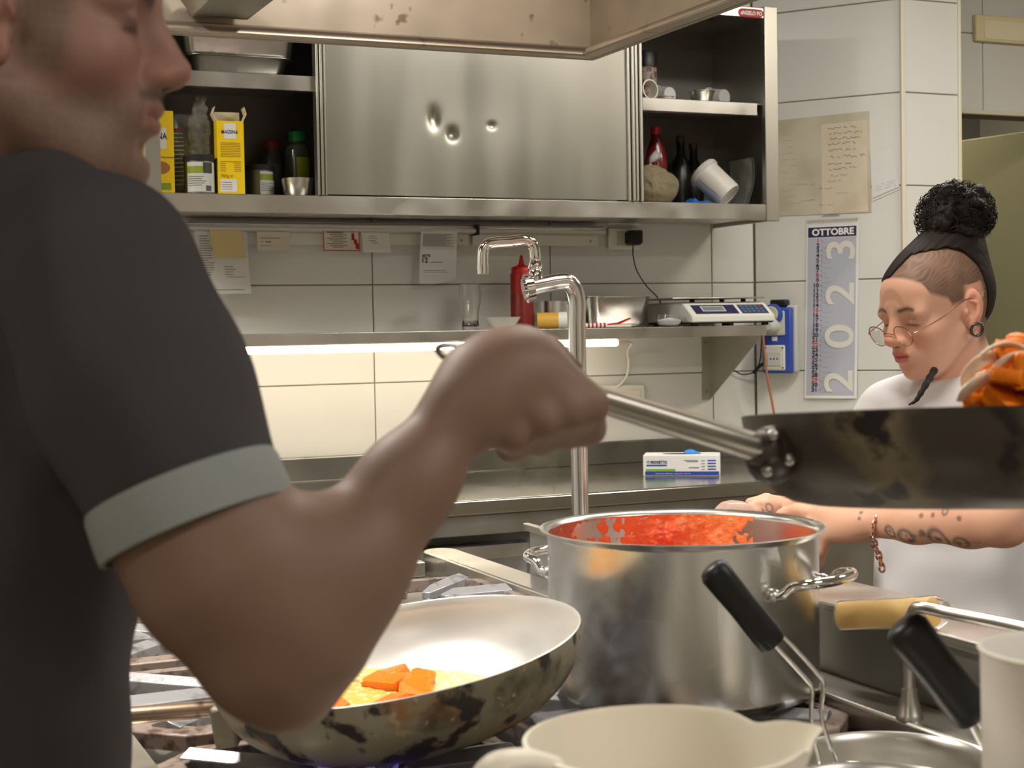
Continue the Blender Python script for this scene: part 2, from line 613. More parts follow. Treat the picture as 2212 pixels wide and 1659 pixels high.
ROWS = [.01 + .3 * k for k in range(0, 10)]
TILE_CACHE = {}
def tile(parent, w, h, M, name='tile'):
    """one ceramic tile, back on local z=0, facing local +z; M is its lower-left corner in the world"""
    key = (round(w, 3), round(h, 3))
    if key not in TILE_CACHE:
        g, t, e = .0016, .006, .0022
        bm = MB()
        bm._add([(g, g, 0), (w - g, g, 0), (w - g, h - g, 0), (g, h - g, 0), (g, g, t - e), (w - g, g, t - e), (w - g, h - g, t - e), (g, h - g, t - e),
                 (g + e, g + e, t), (w - g - e, g + e, t), (w - g - e, h - g - e, t), (g + e, h - g - e, t)],
                [(0, 1, 5, 4), (1, 2, 6, 5), (2, 3, 7, 6), (3, 0, 4, 7), (4, 5, 9, 8), (5, 6, 10, 9), (6, 7, 11, 10), (7, 4, 8, 11), (8, 9, 10, 11)])
        me = bpy.data.meshes.new('tile')
        me.from_pydata(bm.v, [], bm.f)
        me.materials.append(T_TILE)
        TILE_CACHE[key] = me
    o = bpy.data.objects.new(name, TILE_CACHE[key])
    COL.objects.link(o)
    o.parent = parent
    jit = Matrix.Translation((0, 0, random.uniform(-.0006, .0006)))
    o.matrix_local = WORLD[parent.name].inverted() @ M @ jit
    WORLD[o.name] = M
    return o
YW = 4.458
wallA = struct(MB().box(-2.1, 2.90, YW + .004, YW + .12, 0, CEIL).build('wall_back', T_GROUT, smooth=0))
cols = [1.518 + .6 * k for k in range(-6, 3)] + [2.884]
for z0, z1 in zip(ROWS[:-1], ROWS[1:]):
    for x0, x1 in zip(cols[:-1], cols[1:]):
        tile(wallA, x1 - x0, z1 - z0, front(x0, YW + .006, z0))
bw = MB()
pA, pB = WB0, WB0 + WBD * .508
q = WBN * -.12
bw.prism([(p.x, p.y) for p in (pA - WBN * .004, pB - WBN * .004, pB + q + WBD * .05, pA + q)], 0, CEIL)
wallB = struct(bw.build('wall_corner', T_GROUT, smooth=0))
for z0, z1 in zip(ROWS[:-1], ROWS[1:]):
    tile(wallB, .505, z1 - z0, frontB(.002, z0, -.006))
xC0, yC = pB.x, pB.y
wallC = struct(MB().box(xC0 + .002, 3.424, yC + .004, YW + .1, 0, CEIL).build('wall_pillar', T_GROUT, smooth=0))
for z0, z1 in zip(ROWS[:-1], ROWS[1:]):
    tile(wallC, 3.424 - xC0 - .01, z1 - z0, front(xC0 + .008, yC + .006, z0))
wallD = struct(MB().box(3.424, 5.5, YW, YW + .16, 2.127, CEIL).build('wall_passage_lintel', T_GROUT, smooth=0))
for z0, z1 in ((2.127, 2.41), (2.41, 2.71)):
    for x0, x1 in ((3.43, 3.875), (3.875, 4.475), (4.475, 5.075)):
        tile(wallD, x1 - x0, z1 - z0, front(x0, YW + .002, z0))
struct(MB().box(4.75, 5.5, YW, YW + .16, 0, 2.127).build('wall_passage_side', T_PLASTER, smooth=0))
# corner trims
struct(MB().box(xC0 - .006, xC0 + .010, yC - .008, yC + .004, 0, CEIL).build('trim_1', T_TRIM, bevel=.003))
struct(MB().box(3.418, 3.430, yC - .007, yC + .01, 0, CEIL).build('trim_2', T_TRIM, bevel=.003))
struct(MB().box(3.43, 4.75, YW - .012, YW + .004, 2.118, 2.134).build('trim_3', T_TRIM, bevel=.003))
# the door leaf standing open in the passage, and the tiled wall behind it
dm = frame((4.205, 5.45, 0), (.166, -.986, 0), (-.986, -.166, 0))
dl = MB(dm).box(0, .85, 0, 2.105, -.02, .02).build('door_1', T_PANEL, bevel=.004)
struct(dl)
hd = MB(dm).cyl((.78, 1.02, .02), (.78, 1.02, .07), .009).cyl((.78, 1.02, .062), (.68, 1.02, .062), .009).build('handle', T_STEEL, dl)
wp = struct(MB().box(3.0, 5.5, 6.35, 6.45, 0, CEIL).build('wall_passage_back', mat('grey_tile_far', srgb(150, 152, 146), .4), smooth=0))

# emergency-light plate on the lintel wall
em = thing('emergency_light', 'cream rectangular emergency light plate on the tan wall above the doorway', 'light fitting', (4.12, YW - .012, 2.385))
MB(front(3.825, YW - .004, 2.38)).box(0, .60, 0, .095, 0, .022).build('housing', mat('cream_plastic', srgb(226, 214, 166), .4), em, bevel=.005)
MB(front(3.86, YW - .004, 2.388)).box(0, .55, 0, .07, .02, .026).build('diffuser', mat('cream_diffuser', srgb(232, 224, 190), .3), em, bevel=.003)

# ceiling lamps
for i, (x, y, sx, sy, pw, c) in enumerate(LAMPS):
    lf = thing('ceiling_lamp', ['square ceiling lamp panel over the aisle by the doorway', 'long ceiling lamp panel between hood and wall cabinet',
                                'long ceiling lamp panel in the far left corner of the kitchen', 'long ceiling lamp panel near right, over the worktop end',
                                'long ceiling lamp panel near left, over the entrance side', 'small ceiling lamp panel added to light the passage behind the doorway'][i], 'ceiling lamp', (x, y, CEIL), group='ceiling lamps')
    m = MB()
    for a, b, c_, d in ((-sx / 2, sx / 2, -sy / 2, -sy / 2 + .02), (-sx / 2, sx / 2, sy / 2 - .02, sy / 2), (-sx / 2, -sx / 2 + .02, -sy / 2 + .02, sy / 2 - .02),
                        (sx / 2 - .02, sx / 2, -sy / 2 + .02, sy / 2 - .02)):
        m.box(x + a, x + b, y + c_, y + d, CEIL - .06, CEIL)
    m.build('frame', T_WHITE, lf)
    MB().box(x - sx / 2 + .02, x + sx / 2 - .02, y - sy / 2 + .02, y + sy / 2 - .02, CEIL - .05, CEIL - .045).build('diffuser', T_LAMP, lf)

# ================================================================== BACK COUNTER
ct = thing('back_counter', 'long stainless steel counter with upstand along the tiled back wall', 'counter', (.7, 4.1, 0))
CZ = .924; CY = 3.69
MB().prism([(-1.9, CY), (2.95, CY), (2.95, 4.355), (2.878, 4.444), (-1.9, 4.444)], CZ - .04, CZ).build('worktop', T_COUNTER, ct, bevel=.006)
MB().prism([(4.444, CZ), (4.428, CZ), (4.426, .992), (4.430, .997), (4.444, .997)], -1.9, 2.87, 'x').build('upstand', T_UPSTAND, ct, bevel=.002)
MB().box(-1.9, 2.93, CY + .012, CY + .03, .83, CZ - .04).build('apron', T_STEELD, ct, bevel=.003)
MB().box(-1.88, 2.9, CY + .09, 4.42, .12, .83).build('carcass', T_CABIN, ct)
for i in range(8):
    x0 = -1.85 + .6 * i - .01
    x1 = x0 + .555
    d = MB().box(x0, x1, CY + .055, CY + .085, .14, .80).build('door', T_STEELD, ct, bevel=.003)
    MB().prism([(CY + .05, .805), (CY + .02, .80), (CY + .02, .765), (CY + .026, .765), (CY + .03, .79), (CY + .05, .795)], x0 + .01, x1 - .01, 'x').build('handle', T_STEEL, d)
for x in (-1.8, .4, 2.8):
    for y in (3.85, 4.3):
        MB().cyl((x, y, 0), (x, y, .12), .02).build('leg', T_STEELD, ct)

# ================================================================== WALL CABINET
cb = thing('wall_cabinet', 'stainless steel wall cabinet with sliding door and open end bays above the counter', 'cabinet', (1.77, 4.27, 1.693))
X0, X1, CF, ZB, ZT = .78, 2.733, 4.078, 1.693, 2.35
MB().box(X0, X1, CF + .012, YW - .002, ZB + .012, ZB + .05).box(X0 + .03, 2.685, CF, CF + .012, ZB, ZB + .05).build('bottom_panel', T_STEEL, cb, bevel=.002)
tr = MB().box(X0 + .03, 2.685, CF, CF + .02, ZT - .032, ZT).box(X0, X1, CF + .02, YW - .002, ZT - .02, ZT).build('top_panel', T_STEEL, cb, bevel=.002)
MB().box(2.685, X1, CF - .003, CF + .02, ZB - .003, ZT + .005).box(X1 - .012, X1, CF + .02, YW - .002, ZB, ZT).build('side_panel', T_STEELB, cb, bevel=.002)
MB().box(X0 - .012, X0 + .03, CF - .003, CF + .02, ZB - .003, ZT + .005).box(X0 - .012, X0, CF + .02, YW - .002, ZB, ZT).build('side_panel', T_STEELB, cb, bevel=.002)
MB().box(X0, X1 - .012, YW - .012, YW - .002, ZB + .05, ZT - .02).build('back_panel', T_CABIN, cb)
for xa, xb, n in ((1.236, 1.266, 3), (2.198, 2.252, 4)):
    m = MB()
    w = (xb - xa) / n
    for i in range(n):
        m.box(xa + i * w, xa + i * w + w * .8, CF - .004 - .004 * (i % 2), CF + .03, ZB + .05, ZT - .032)
    m.build('post', T_STEELB, cb, bevel=.003)
MB().box(X0 + .005, 1.255, CF + .02, YW - .014, 2.062, 2.07).box(X0 + .005, 1.255, CF + .016, CF + .02, 2.028, 2.07).box(X0 + .005, 1.255, CF + .02, CF + .045, 2.028, 2.032).build('shelf', T_STEEL, cb, bevel=.002)
MB().box(2.235, X1 - .014, CF + .02, YW - .014, 2.052, 2.058).prism([(2.235, CF + .014), (2.665, CF + .014), (2.672, CF + .021), (2.672, CF + .03), (2.235, CF + .03)], 2.018, 2.058).box(2.235, X1 - .03, CF + .03, CF + .06, 2.018, 2.022).build('shelf', T_STEEL, cb, bevel=.002)
# sliding door: sheet with dents and oil-canning
DX0, DX1, DZ0, DZ1 = 1.264, 2.200, 1.747, 2.318
dents = [(1.585, 1.967, .016, .026, .010), (1.640, 1.925, .014, .016, .012), (1.762, 1.953, .010, .008, .007), (1.71, 2.0, .2, .12, .004), (2.03, 1.93, .25, .3, -.006), (1.38, 2.02, .1, .3, -.003)]
def door_pt(u, v):
    x, z = DX0 + (DX1 - DX0) * u, DZ0 + (DZ1 - DZ0) * v
    y = CF + .006
    for a, b, sx, sz, dp in dents:
        y += dp * math.exp(-((x - a) / sx) ** 2 - ((z - b) / sz) ** 2)
    y += .0008 * mnoise.noise((x * 4, z * 4, 3))
    return (x, y, z)
dr = MB().grid(door_pt, 150, 96).box(DX0, DX0 + .004, CF + .004, CF + .022, DZ0, DZ1).box(DX1 - .004, DX1, CF + .004, CF + .022, DZ0, DZ1).build('sliding_door', T_DOORS, cb, smooth=60)
# maker's badge, upper right
bd = MB(front(2.592, CF, ZT - .037 + .006))
r_ = .0125
pts = []
for k in range(9):
    a = -math.pi / 2 + math.pi * k / 8
    pts.append((.078 + r_ * math.cos(a), r_ + r_ * math.sin(a)))
for k in range(9):
    a = math.pi / 2 + math.pi * k / 8
    pts.append((r_ + r_ * math.cos(a), r_ + r_ * math.sin(a)))
bd.prism(pts, 0, .002)
badge = bd.build('badge', T_RED, cb, smooth=0)
text('aNGELO PO', .0165, T_PAPER, badge, front(2.5995, CF - .0030, ZT - .025), bold=.0006, sx=.87)

# ---- contents of the cabinet
def carton(name, label, x0, x1, y0, y1, z0, z1, body, extra=None, rz=0):
    c = Vector(((x0 + x1) / 2, (y0 + y1) / 2, z0))
    t = thing(name, label, 'box', c, rz=rz)
    return t
ZS = ZB + .051      # cabinet floor
# left bay: cornstarch cartons
def maizena(label, x0, w, y0, dp, h, rz, opened):
    M = Matrix.Translation((x0 + w / 2, y0 + dp / 2, ZS)) @ Matrix.Rotation(rz, 4, 'Z')
    t = thing('cornstarch_carton', label, 'box', M=M, group='yellow cornstarch cartons')
    b = MB(M).box(-w / 2, w / 2, -dp / 2, dp / 2, 0, h) if not opened else MB(M)
    if opened:
        e = .0015
        b.box(-w / 2, w / 2, -dp / 2, -dp / 2 + e, 0, h).box(-w / 2, w / 2, dp / 2 - e, dp / 2, 0, h).box(-w / 2, -w / 2 + e, -dp / 2 + e, dp / 2 - e, 0, h).box(w / 2 - e, w / 2, -dp / 2 + e, dp / 2 - e, 0, h).box(-w / 2, w / 2, -dp / 2, dp / 2, 0, e)
    bo = b.build('carton', T_YELLOW, t)
    F_ = M @ frame((-w / 2, -dp / 2 - .0004, 0), (1, 0, 0), (0, -1, 0))
    def lab(x, y, ww, hh, m_, nm='print'):
        return MB(F_).box(x, x + ww, y, y + hh, 0, .0004).build(nm, m_, t, smooth=0)
    if opened:
        lab(w * .26, h - .048, w * .45, .042, T_PAPER, 'label')
        text('MAIZENA', .0130, T_INKD, t, F_ @ Matrix.Translation((w * .16, h - .034, .0006)), bold=.0002, sx=.80)
        for k in range(9):
            lab(w * .12, h - .060 - k * .0045, w * .74, .002, T_YPRINT)
        for k in range(6):
            lab(w * .1, h - .110 - k * .005, w * (.2 if k else .7), .0018, T_YPRINT)
            lab(w * .62, h - .110 - k * .005, w * .25, .0018, T_YPRINT)
        text('700g \u212e', .012, T_YPRINT, t, F_ @ Matrix.Translation((w * .1, .045, .0006)))
        lab(w * .09, .006, w * .62, .034, T_PAPER, 'sticker')
        for k in range(4):
            lab(w * .13, .012 + k * .006, w * .4, .002, T_INKR)
        card = mat('carton_inside', srgb(222, 208, 170), .8)
        for sx_, nm in ((-1, 'flap'), (1, 'flap')):
            f = MB(M)
            x = sx_ * w / 2
            f.prism([(x, h), (x + sx_ * .010, h + .020), (x + sx_ * .004, h + .038), (x + sx_ * .002, h + .038), (x + sx_ * .008, h + .020), (x - sx_ * .0015, h)], -dp / 2 + .004, dp / 2 - .004, 'y')
            f.build(nm, card, t)
        MB(M).prism([(dp / 2, h), (dp / 2 + .004, h + .03), (dp / 2 + .0025, h + .03), (dp / 2 - .0015, h)], -w / 2 + .002, w / 2 - .002, 'x').build('flap', card, t)
        # right side print
        for zz, c_ in ((h - .05, T_PAPER), (h - .09, T_INKD), (.05, T_PAPER), (.1, T_INKD)):
            MB(M).box(w / 2, w / 2 + .0004, -dp * .3, dp * .3, zz, zz + .022).build('print', c_, t, smooth=0)
    else:
        lab(w * .2, h - .10, w * .6, .055, T_PAPER, 'label')
        text('MAIZENA', .024, T_INKD, t, F_ @ Matrix.Translation((w * .04, h - .075, .0006)), bold=.0004, sx=.74)
        lab(0, .092, w, .003, mat('brown_line', srgb(170, 110, 40), .6))
        MB(F_).prism([(w * .62 + .026 * math.cos(a), .066 + .017 * math.sin(a)) for a in [2 * math.pi * k / 24 for k in range(24)]], 0, .0005).build('picture', mat('biscuit_print', srgb(170, 112, 52), .6), t, smooth=0)
        lab(w * .3, .008, w * .6, .018, T_GREENP)
    return t
maizena('yellow cornstarch carton beside the chef\'s mouth, cut by his face', .752, .098, 4.10, .05, .216, 0, False)
maizena('open yellow cornstarch carton with torn flaps in the left cabinet bay', .968, .072, 4.10, .05, .196, R(-4), True)
# foil-lined packet with stripes, standing behind the tin
fp = thing('striped_packet', 'grey striped food packet behind the round tin in the cabinet', 'packet', (.905, 4.20, ZS))
def pk(u, v):
    x = .86 + .105 * u
    return (x, 4.20 - .03 * math.sin(math.pi * u) * math.sin(math.pi * min(1, v * 1.1 + .05)) + .004 * mnoise.noise((u * 5, v * 7, 1)), ZS + .222 * v)
MB().grid(pk, 24, 30).grid(lambda u, v: (.86 + .105 * u, 4.215, ZS + .222 * v), 6, 6, True).build('pouch', mat('pouch_grey', srgb(120, 124, 122), .3, .2), fp)
for k in range(13):
    z = ZS + .03 + k * .0115
    MB().grid(lambda u, v: tuple(Vector(pk(u * .3 + .02, (z - ZS + .003 * v) / .222)) - Vector((0, .0008, 0))), 6, 1).build('stripe', T_PAPER, fp)
MB().grid(lambda u, v: tuple(Vector(pk(u * .3 + .02, (.178 + .006 * v) / .222)) - Vector((0, .0008, 0))), 6, 1).build('stripe', T_RED, fp)
# clear plastic bag hanging folded between
bg = thing('clear_bag', 'crumpled clear plastic bag tucked between the packets in the cabinet', 'bag', (.935, 4.15, ZS + .1))
def bgp(u, v):
    a = 2 * math.pi * u
    w = .026 + .010 * mnoise.noise((v * 6, 2, 1)) - .012 * max(0, v - .6) / .4
    n = .009 * mnoise.noise((math.cos(a) * 2.5, math.sin(a) * 2.5, v * 14))
    return (.932 + (w + n) * math.cos(a) + .03 * max(0, v - .75), 4.16 + (.014 + n) * math.sin(a), ZS + .10 + .165 * v)
MB().grid(bgp, 28, 40).build('film', mat('clear_film', (.9, .9, .9), .08, trans=.85, ior=1.15), bg)
def tin_can(label, x, y, r, h, lid_r, lab_mat, z=ZS, a=0):
    t = thing('food_tin', label, 'tin', (x, y, z), group='labelled tins')
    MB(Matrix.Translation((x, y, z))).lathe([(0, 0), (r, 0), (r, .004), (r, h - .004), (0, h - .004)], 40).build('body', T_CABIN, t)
    lb = MB(Matrix.Translation((x, y, z)) @ Matrix.Rotation(a, 4, 'Z')).lathe([(r + .0005, .004), (r + .0005, h - .02)], 36, a0=R(-165), a1=R(-40)).build('label', lab_mat, t)
    MB(Matrix.Translation((x, y, z)) @ Matrix.Rotation(a, 4, 'Z')).lathe([(r + .0009, h * .52), (r + .0009, h * .70)], 18, a0=R(-165), a1=R(-100)).build('green_band', T_GREENP, t)
    MB(Matrix.Translation((x, y, z)) @ Matrix.Rotation(a, 4, 'Z')).lathe([(r + .0009, h * .52), (r + .0009, h * .80)], 18, a0=R(-100), a1=R(-60)).build('dark_band', mat('dark_green_print', srgb(52, 62, 40), .5), t)
    for k in range(5):
        MB(Matrix.Translation((x, y, z)) @ Matrix.Rotation(a, 4, 'Z')).lathe([(r + .0009, h * (.2 + .055 * k)), (r + .0009, h * (.215 + .055 * k))], 18, a0=R(-160), a1=R(-105 + 8 * (k % 3))).build('print', T_INK, t)
    MB(Matrix.Translation((x, y, z)) @ Matrix.Rotation(a, 4, 'Z')).lathe([(r + .0009, h * .06), (r + .0009, h * .2)], 8, a0=R(-90), a1=R(-66)).build('barcode', T_INK, t)
    MB(Matrix.Translation((x, y, z))).lathe([(lid_r, h - .016), (lid_r, h - .002), (lid_r - .003, h), (lid_r - .006, h - .002), (0, h - .002)], 40).build('lid', T_BLACKM, t)
    return t
lab1 = mat('white_label', srgb(206, 208, 200), .4)
tin_can('white labelled tin with black lid in front of the striped packet', .922, 4.128, .040, .103, .042, lab1, a=R(12))
tin_can('dark tin with turned white label right of the yellow carton', 1.110, 4.215, .039, .092, .041, lab1, a=R(62))
def jar(label, x, y, r, h, cap, glass, cr):
    t = thing('spice_jar', label, 'jar', (x, y, ZS), group='spice jars')
    M = Matrix.Translation((x, y, ZS))
    MB(M).lathe([(0, 0), (r, 0), (r, h * .72), (r * .85, h * .8), (cr, h * .84), (cr, h * .86), (0, h * .86)], 32).build('jar_body', glass, t)
    MB(M).lathe([(cr * 1.08, h * .86), (cr * 1.1, h * .985), (cr, h), (0, h)], 32).build('cap', cap, t)
    MB(M).lathe([(r + .0006, h * .12), (r + .0006, h * .62)], 20, a0=R(-110), a1=R(-40)).build('label', T_GREENP if cap is T_GREENCAP else T_INK, t)
    return t
jglass = mat('dim_glass', srgb(70, 76, 70), .12, spec=.6)
jar('spice jar with bright green cap at the post of the left bay', 1.236, 4.27, .036, .195, T_GREENCAP, jglass, .021)
jar('spice jar with red cap in the dark back of the left bay', 1.178, 4.33, .032, .175, mat('dull_red_cap', srgb(120, 26, 28), .5), jglass, .022)
sb = thing('steel_cup', 'small round steel cup in front of the green-capped jar', 'cup', (1.20, 4.15, ZS))
MB(Matrix.Translation((1.20, 4.15, ZS))).lathe([(0, 0), (.034, 0), (.040, .010), (.045, .050), (.046, .0505), (.0435, .0495), (.038, .012), (0, .006)], 36).build('cup', T_POT, sb)
# gastronorm pans stacked on the left shelf
def gn_pan(name, label, x0, x1, y0, y1, z0, h, m_=T_POT, flip=False, flange=.014, group=None, open_up=True, M=None, taper=.010, rad=.03, parent=None):
    """rectangular pan with rounded corners, rolled flange"""
    cx, cy = (x0 + x1) / 2, (y0 + y1) / 2
    Mo = (M if M is not None else Matrix.Identity(4))
    t = thing(name, label, 'pan', M=Mo @ Matrix.Translation((cx, cy, z0)), group=group)
    def ring(hx, hy, r, z):
        out = []
        for q, (sx_, sy_) in enumerate(((1, 1), (-1, 1), (-1, -1), (1, -1))):
            for k in range(6):
                a = math.pi / 2 * q + math.pi / 2 * k / 5
                out.append((sx_ * (hx - r) + r * math.cos(a), sy_ * (hy - r) + r * math.sin(a), z))
        return out
    hx, hy = (x1 - x0) / 2 - flange, (y1 - y0) / 2 - flange
    rings = [ring(hx - taper - .02, hy - taper - .02, rad * .7, 0), ring(hx - taper - .006, hy - taper - .006, rad * .9, .004), ring(hx - taper, hy - taper, rad, .014), ring(hx, hy, rad, h - .003),
             ring(hx + .004, hy + .004, rad + .004, h - .001), ring(hx + flange, hy + flange, rad + flange, h - .001), ring(hx + flange, hy + flange, rad + flange, h + .001), ring(hx + .002, hy + .002, rad + .002, h + .001),
             ring(hx - .0015, hy - .0015, rad, h - .004), ring(hx - taper - .0015, hy - taper - .0015, rad - .002, .016), ring(hx - taper - .02, hy - taper - .02, rad * .7, .003)]
    vs, fs = [], []
    n = 24
    for r in rings:
        vs += [(p[0], p[1], (h - p[2]) if flip else p[2]) for p in r]
    for j in range(len(rings) - 1):
        for i in range(n):
            q = (j * n + i, j * n + (i + 1) % n, (j + 1) * n + (i + 1) % n, (j + 1) * n + i)
            fs.append(q[::-1] if flip else q)
    a, b = tuple(range(n))[::-1], tuple((len(rings) - 1) * n + i for i in range(n))
    fs += [a[::-1], b[::-1]] if flip else [a, b]
    m = MB(Mo @ Matrix.Translation((cx, cy, z0)))
    m._add(vs, fs)
    m.build('pan_body', m_, t, smooth=50)
    return t
gn_pan('steel_pan', 'shallow polished steel pan on the upper left cabinet shelf', .90, 1.20, 4.14, 4.40, 2.071, .052, group='steel pans in the cabinet')
gn_pan('steel_pan', 'deeper steel pan stacked on the shallow pan on the cabinet shelf', .875, 1.222, 4.13, 4.42, 2.118, .105, group='steel pans in the cabinet')
# right bay, upper shelf
ZR = 2.058
t = thing('spice_shaker', 'tall black-lidded spice shaker on the upper right cabinet shelf', 'shaker', (2.335, 4.20, ZR))
MB(Matrix.Translation((2.335, 4.20, ZR))).lathe([(0, 0), (.030, 0), (.031, .005), (.031, .108), (0, .108)], 32).build('body', mat('pinkish_label', srgb(150, 134, 124), .5, blot=[(60, srgb(96, 66, 64), .5, .58)]), t)
MB(Matrix.Translation((2.335, 4.20, ZR))).lathe([(.032, .108), (.033, .152), (.029, .157), (0, .157)], 32).build('lid', T_BLACK, t)
def cup(name, label, r0, r1, h, M, m_, group=None, cat='cup'):
    t = thing(name, label, cat, M=M, group=group)
    MB(M).lathe([(0, 0), (r0, 0), (r1, h - .003), (r1 + .003, h - .002), (r1 + .003, h), (r1 - .001, h), (r0 - .0015, .002), (0, .002)], 32).build('cup_body', m_, t)
    return t
plc = mat('translucent_cup', srgb(196, 196, 190), .3, spec=.5)
cup('aluminium_cup', 'aluminium cup lying on its side before the black-lidded shaker', .020, .028, .05, frame((2.305, 4.19, ZR + .031), (1, .2, 0), (-.1, -1, .05)), mat('cup_white_metal', srgb(205, 202, 190), .3, .5), 'small cups on the upper right shelf')
cup('aluminium_cup', 'stack of foil cups upright in the middle of the upper right shelf', .028, .042, .050, Matrix.Translation((2.548, 4.23, ZR)), mat('foil', (.62, .62, .6), .28, 1., bump=(120, .4)), 'small cups on the upper right shelf')
cup('plastic_cup', 'clear plastic cup lying on its side right of the foil cups', .024, .036, .07, frame((2.64, 4.24, ZR + .039), (1, .2, 0), (.5, .8, 0)), plc, 'small cups on the upper right shelf')
cup('plastic_cup', 'clear plastic cup tipped over left of the foil cups', .024, .034, .06, frame((2.44, 4.24, ZR + .037), (1, .2, 0), (.9, .4, 0)), plc, 'small cups on the upper right shelf')
cup('aluminium_cup', 'small metal ring lid lying beside the fallen cup on the shelf', .020, .022, .016, Matrix.Translation((2.375, 4.15, ZR)), mat('cup_white_metal2', srgb(205, 202, 190), .3, .5), 'small cups on the upper right shelf')
# right bay, floor
def sauce_bottle(label, x, y, h, r):
    t = thing('sauce_bottle', label, 'bottle', (x, y, ZS), group='red sauce bottles in the cabinet')
    M = Matrix.Translation((x, y, ZS))
    MB(M).lathe([(0, 0), (r, 0), (r * 1.02, h * .1), (r * .96, h * .35), (r, h * .55), (r * .8, h * .7), (r * .42, h * .86), (r * .40, h * .90), (0, h * .90)], 36).build('bottle_body', mat('dark_red_sauce', srgb(96, 22, 18), .2), t)
    MB(M).lathe([(r * .46, h * .90), (r * .46, h * .99), (r * .4, h), (0, h)], 24).build('cap', T_REDP, t)
    return t
sauce_bottle('dark red sauce bottle with red cap behind the grain bag', 2.392, 4.25, .25, .036)
sauce_bottle('red sauce bottle half hidden by the right cabinet post', 2.318, 4.30, .245, .036)
gb = thing('grain_bag', 'tied clear bag of grain at the left of the right cabinet bay', 'bag', (2.34, 4.17, ZS))
F1 = Field((2.24, 4.08, ZS - .01), (2.45, 4.27, ZS + .15), .004)
F1.ell((2.34, 4.17, ZS + .045), (.072, .055, .052), .02).ell((2.325, 4.17, ZS + .085), (.05, .04, .035), .03).ell((2.375, 4.165, ZS + .06), (.035, .04, .03), .02).half((0, 0, ZS + .002), (0, 0, -1))
V, F = F1.mesh()
V += .0022 * vnoise(V, 160)[:, None]
npmesh('grain', V, F, mat('oregano_grain', srgb(150, 136, 92), .9, bump=(700, 1.), blot=[(600, srgb(96, 84, 50), .48, .58), (9, srgb(128, 114, 74), .45, .6)]), gb)
V2 = V.copy()
cen = V.mean(0)
V2 = cen + (V - cen) * 1.035 + .003 * vnoise(V, 55, 2)[:, None]
V2[:, 2] = np.maximum(V2[:, 2], ZS + .0005)
MB().tube(smoothpath([(2.325, 4.165, ZS + .115), (2.322, 4.16, ZS + .128), (2.330, 4.155, ZS + .140), (2.345, 4.15, ZS + .152)], 5), [.012, .008, .005, .004, .004, .005, .007, .009, .011, .012, .013, .014, .015, .015, .016, .016], 14).build('knot', mat('film_knot', (.8, .8, .76), .2, trans=.6, ior=1.15), gb)
npmesh('film', V2, F, mat('bag_film', (.95, .95, .95), .1, trans=.95, ior=1.12), gb)
tb = thing('white_tub', 'white cylindrical plastic tub tipped over against the cabinet floor', 'tub', (2.585, 4.20, ZS))
ax_ = Vector((.46, -.58, -.67)).normalized()
Mt = frame((2.556, 4.231, ZS + .112), ax_.cross(Vector((0, 1, 0))), ax_)
MB(Mt).lathe([(0, -.012), (.050, -.012), (.054, -.006), (.054, .004), (.050, .006), (.048, .01), (.044, .105), (.041, .112), (.036, .112), (.034, .109), (0, .109)], 44).build('tub_body', mat('tub_white', srgb(196, 190, 180), .45), tb)
MB(Mt).lathe([(.0487, .012), (.0447, .098)], 3, a0=R(150), a1=R(152)).build('label_edge', T_INK, tb)
zm = min((Mt @ Vector((.041 * math.cos(a), .041 * math.sin(a), .112))).z for a in [k / 10 for k in range(63)])
tb.location.z += ZS - zm
bl = thing('blue_cloth', 'crumpled bright blue cloth under the white tub', 'cloth', (2.49, 4.19, ZS))
def blp(u, v):
    x, y = 2.43 + .13 * u, 4.13 + .12 * v
    e = math.sin(math.pi * u) * math.sin(math.pi * v)
    return (x, y, ZS + .0008 + e * (.016 + .014 * mnoise.noise((u * 6, v * 6, 5))))
MB().grid(blp, 26, 20).grid(lambda u, v: (2.43 + .13 * u, 4.13 + .12 * v, ZS + .0004), 2, 2, True).build('cloth', mat('blue_cloth_mat', srgb(30, 96, 180), .7), bl)
dbm = mat('dark_bottle_glass', srgb(26, 26, 21), .3)
for i, (x, y, h) in enumerate(((2.545, 4.36, .24), (2.605, 4.38, .22))):
    t = thing('dark_bottle', ['dark glass bottle at the back of the right bay, left one', 'dark glass bottle at the back of the right bay, right one'][i], 'bottle', (x, y, ZS), 'dark bottles in the right bay')
    M = Matrix.Translation((x, y, ZS))
    MB(M).lathe([(0, 0), (.032, 0), (.033, .005), (.033, h * .6), (.014, h * .75), (.012, h * .93), (0, h * .93)], 28).build('bottle_body', dbm, t)
    MB(M).lathe([(.0145, h * .92), (.0145, h), (0, h)], 20).build('cap', mat('amber_cap', srgb(74, 56, 26), .5), t)
pb = thing('plastic_pouch', 'limp clear pouch leaning against the right side of the cabinet', 'pouch', (2.66, 4.20, ZS))
MB().grid(lambda u, v: (2.655 + .028 * math.sin(v * 2.2) + .004 * mnoise.noise((u * 4, v * 4, 2)), 4.15 + .13 * u, ZS + .001 + .15 * v), 12, 16).grid(lambda u, v: (2.665 + .028 * math.sin(v * 2.2), 4.15 + .13 * u, ZS + .001 + .15 * v), 12, 16, True).build('film', mat('grey_film', srgb(150, 150, 138), .25, trans=.5, ior=1.1), pb)

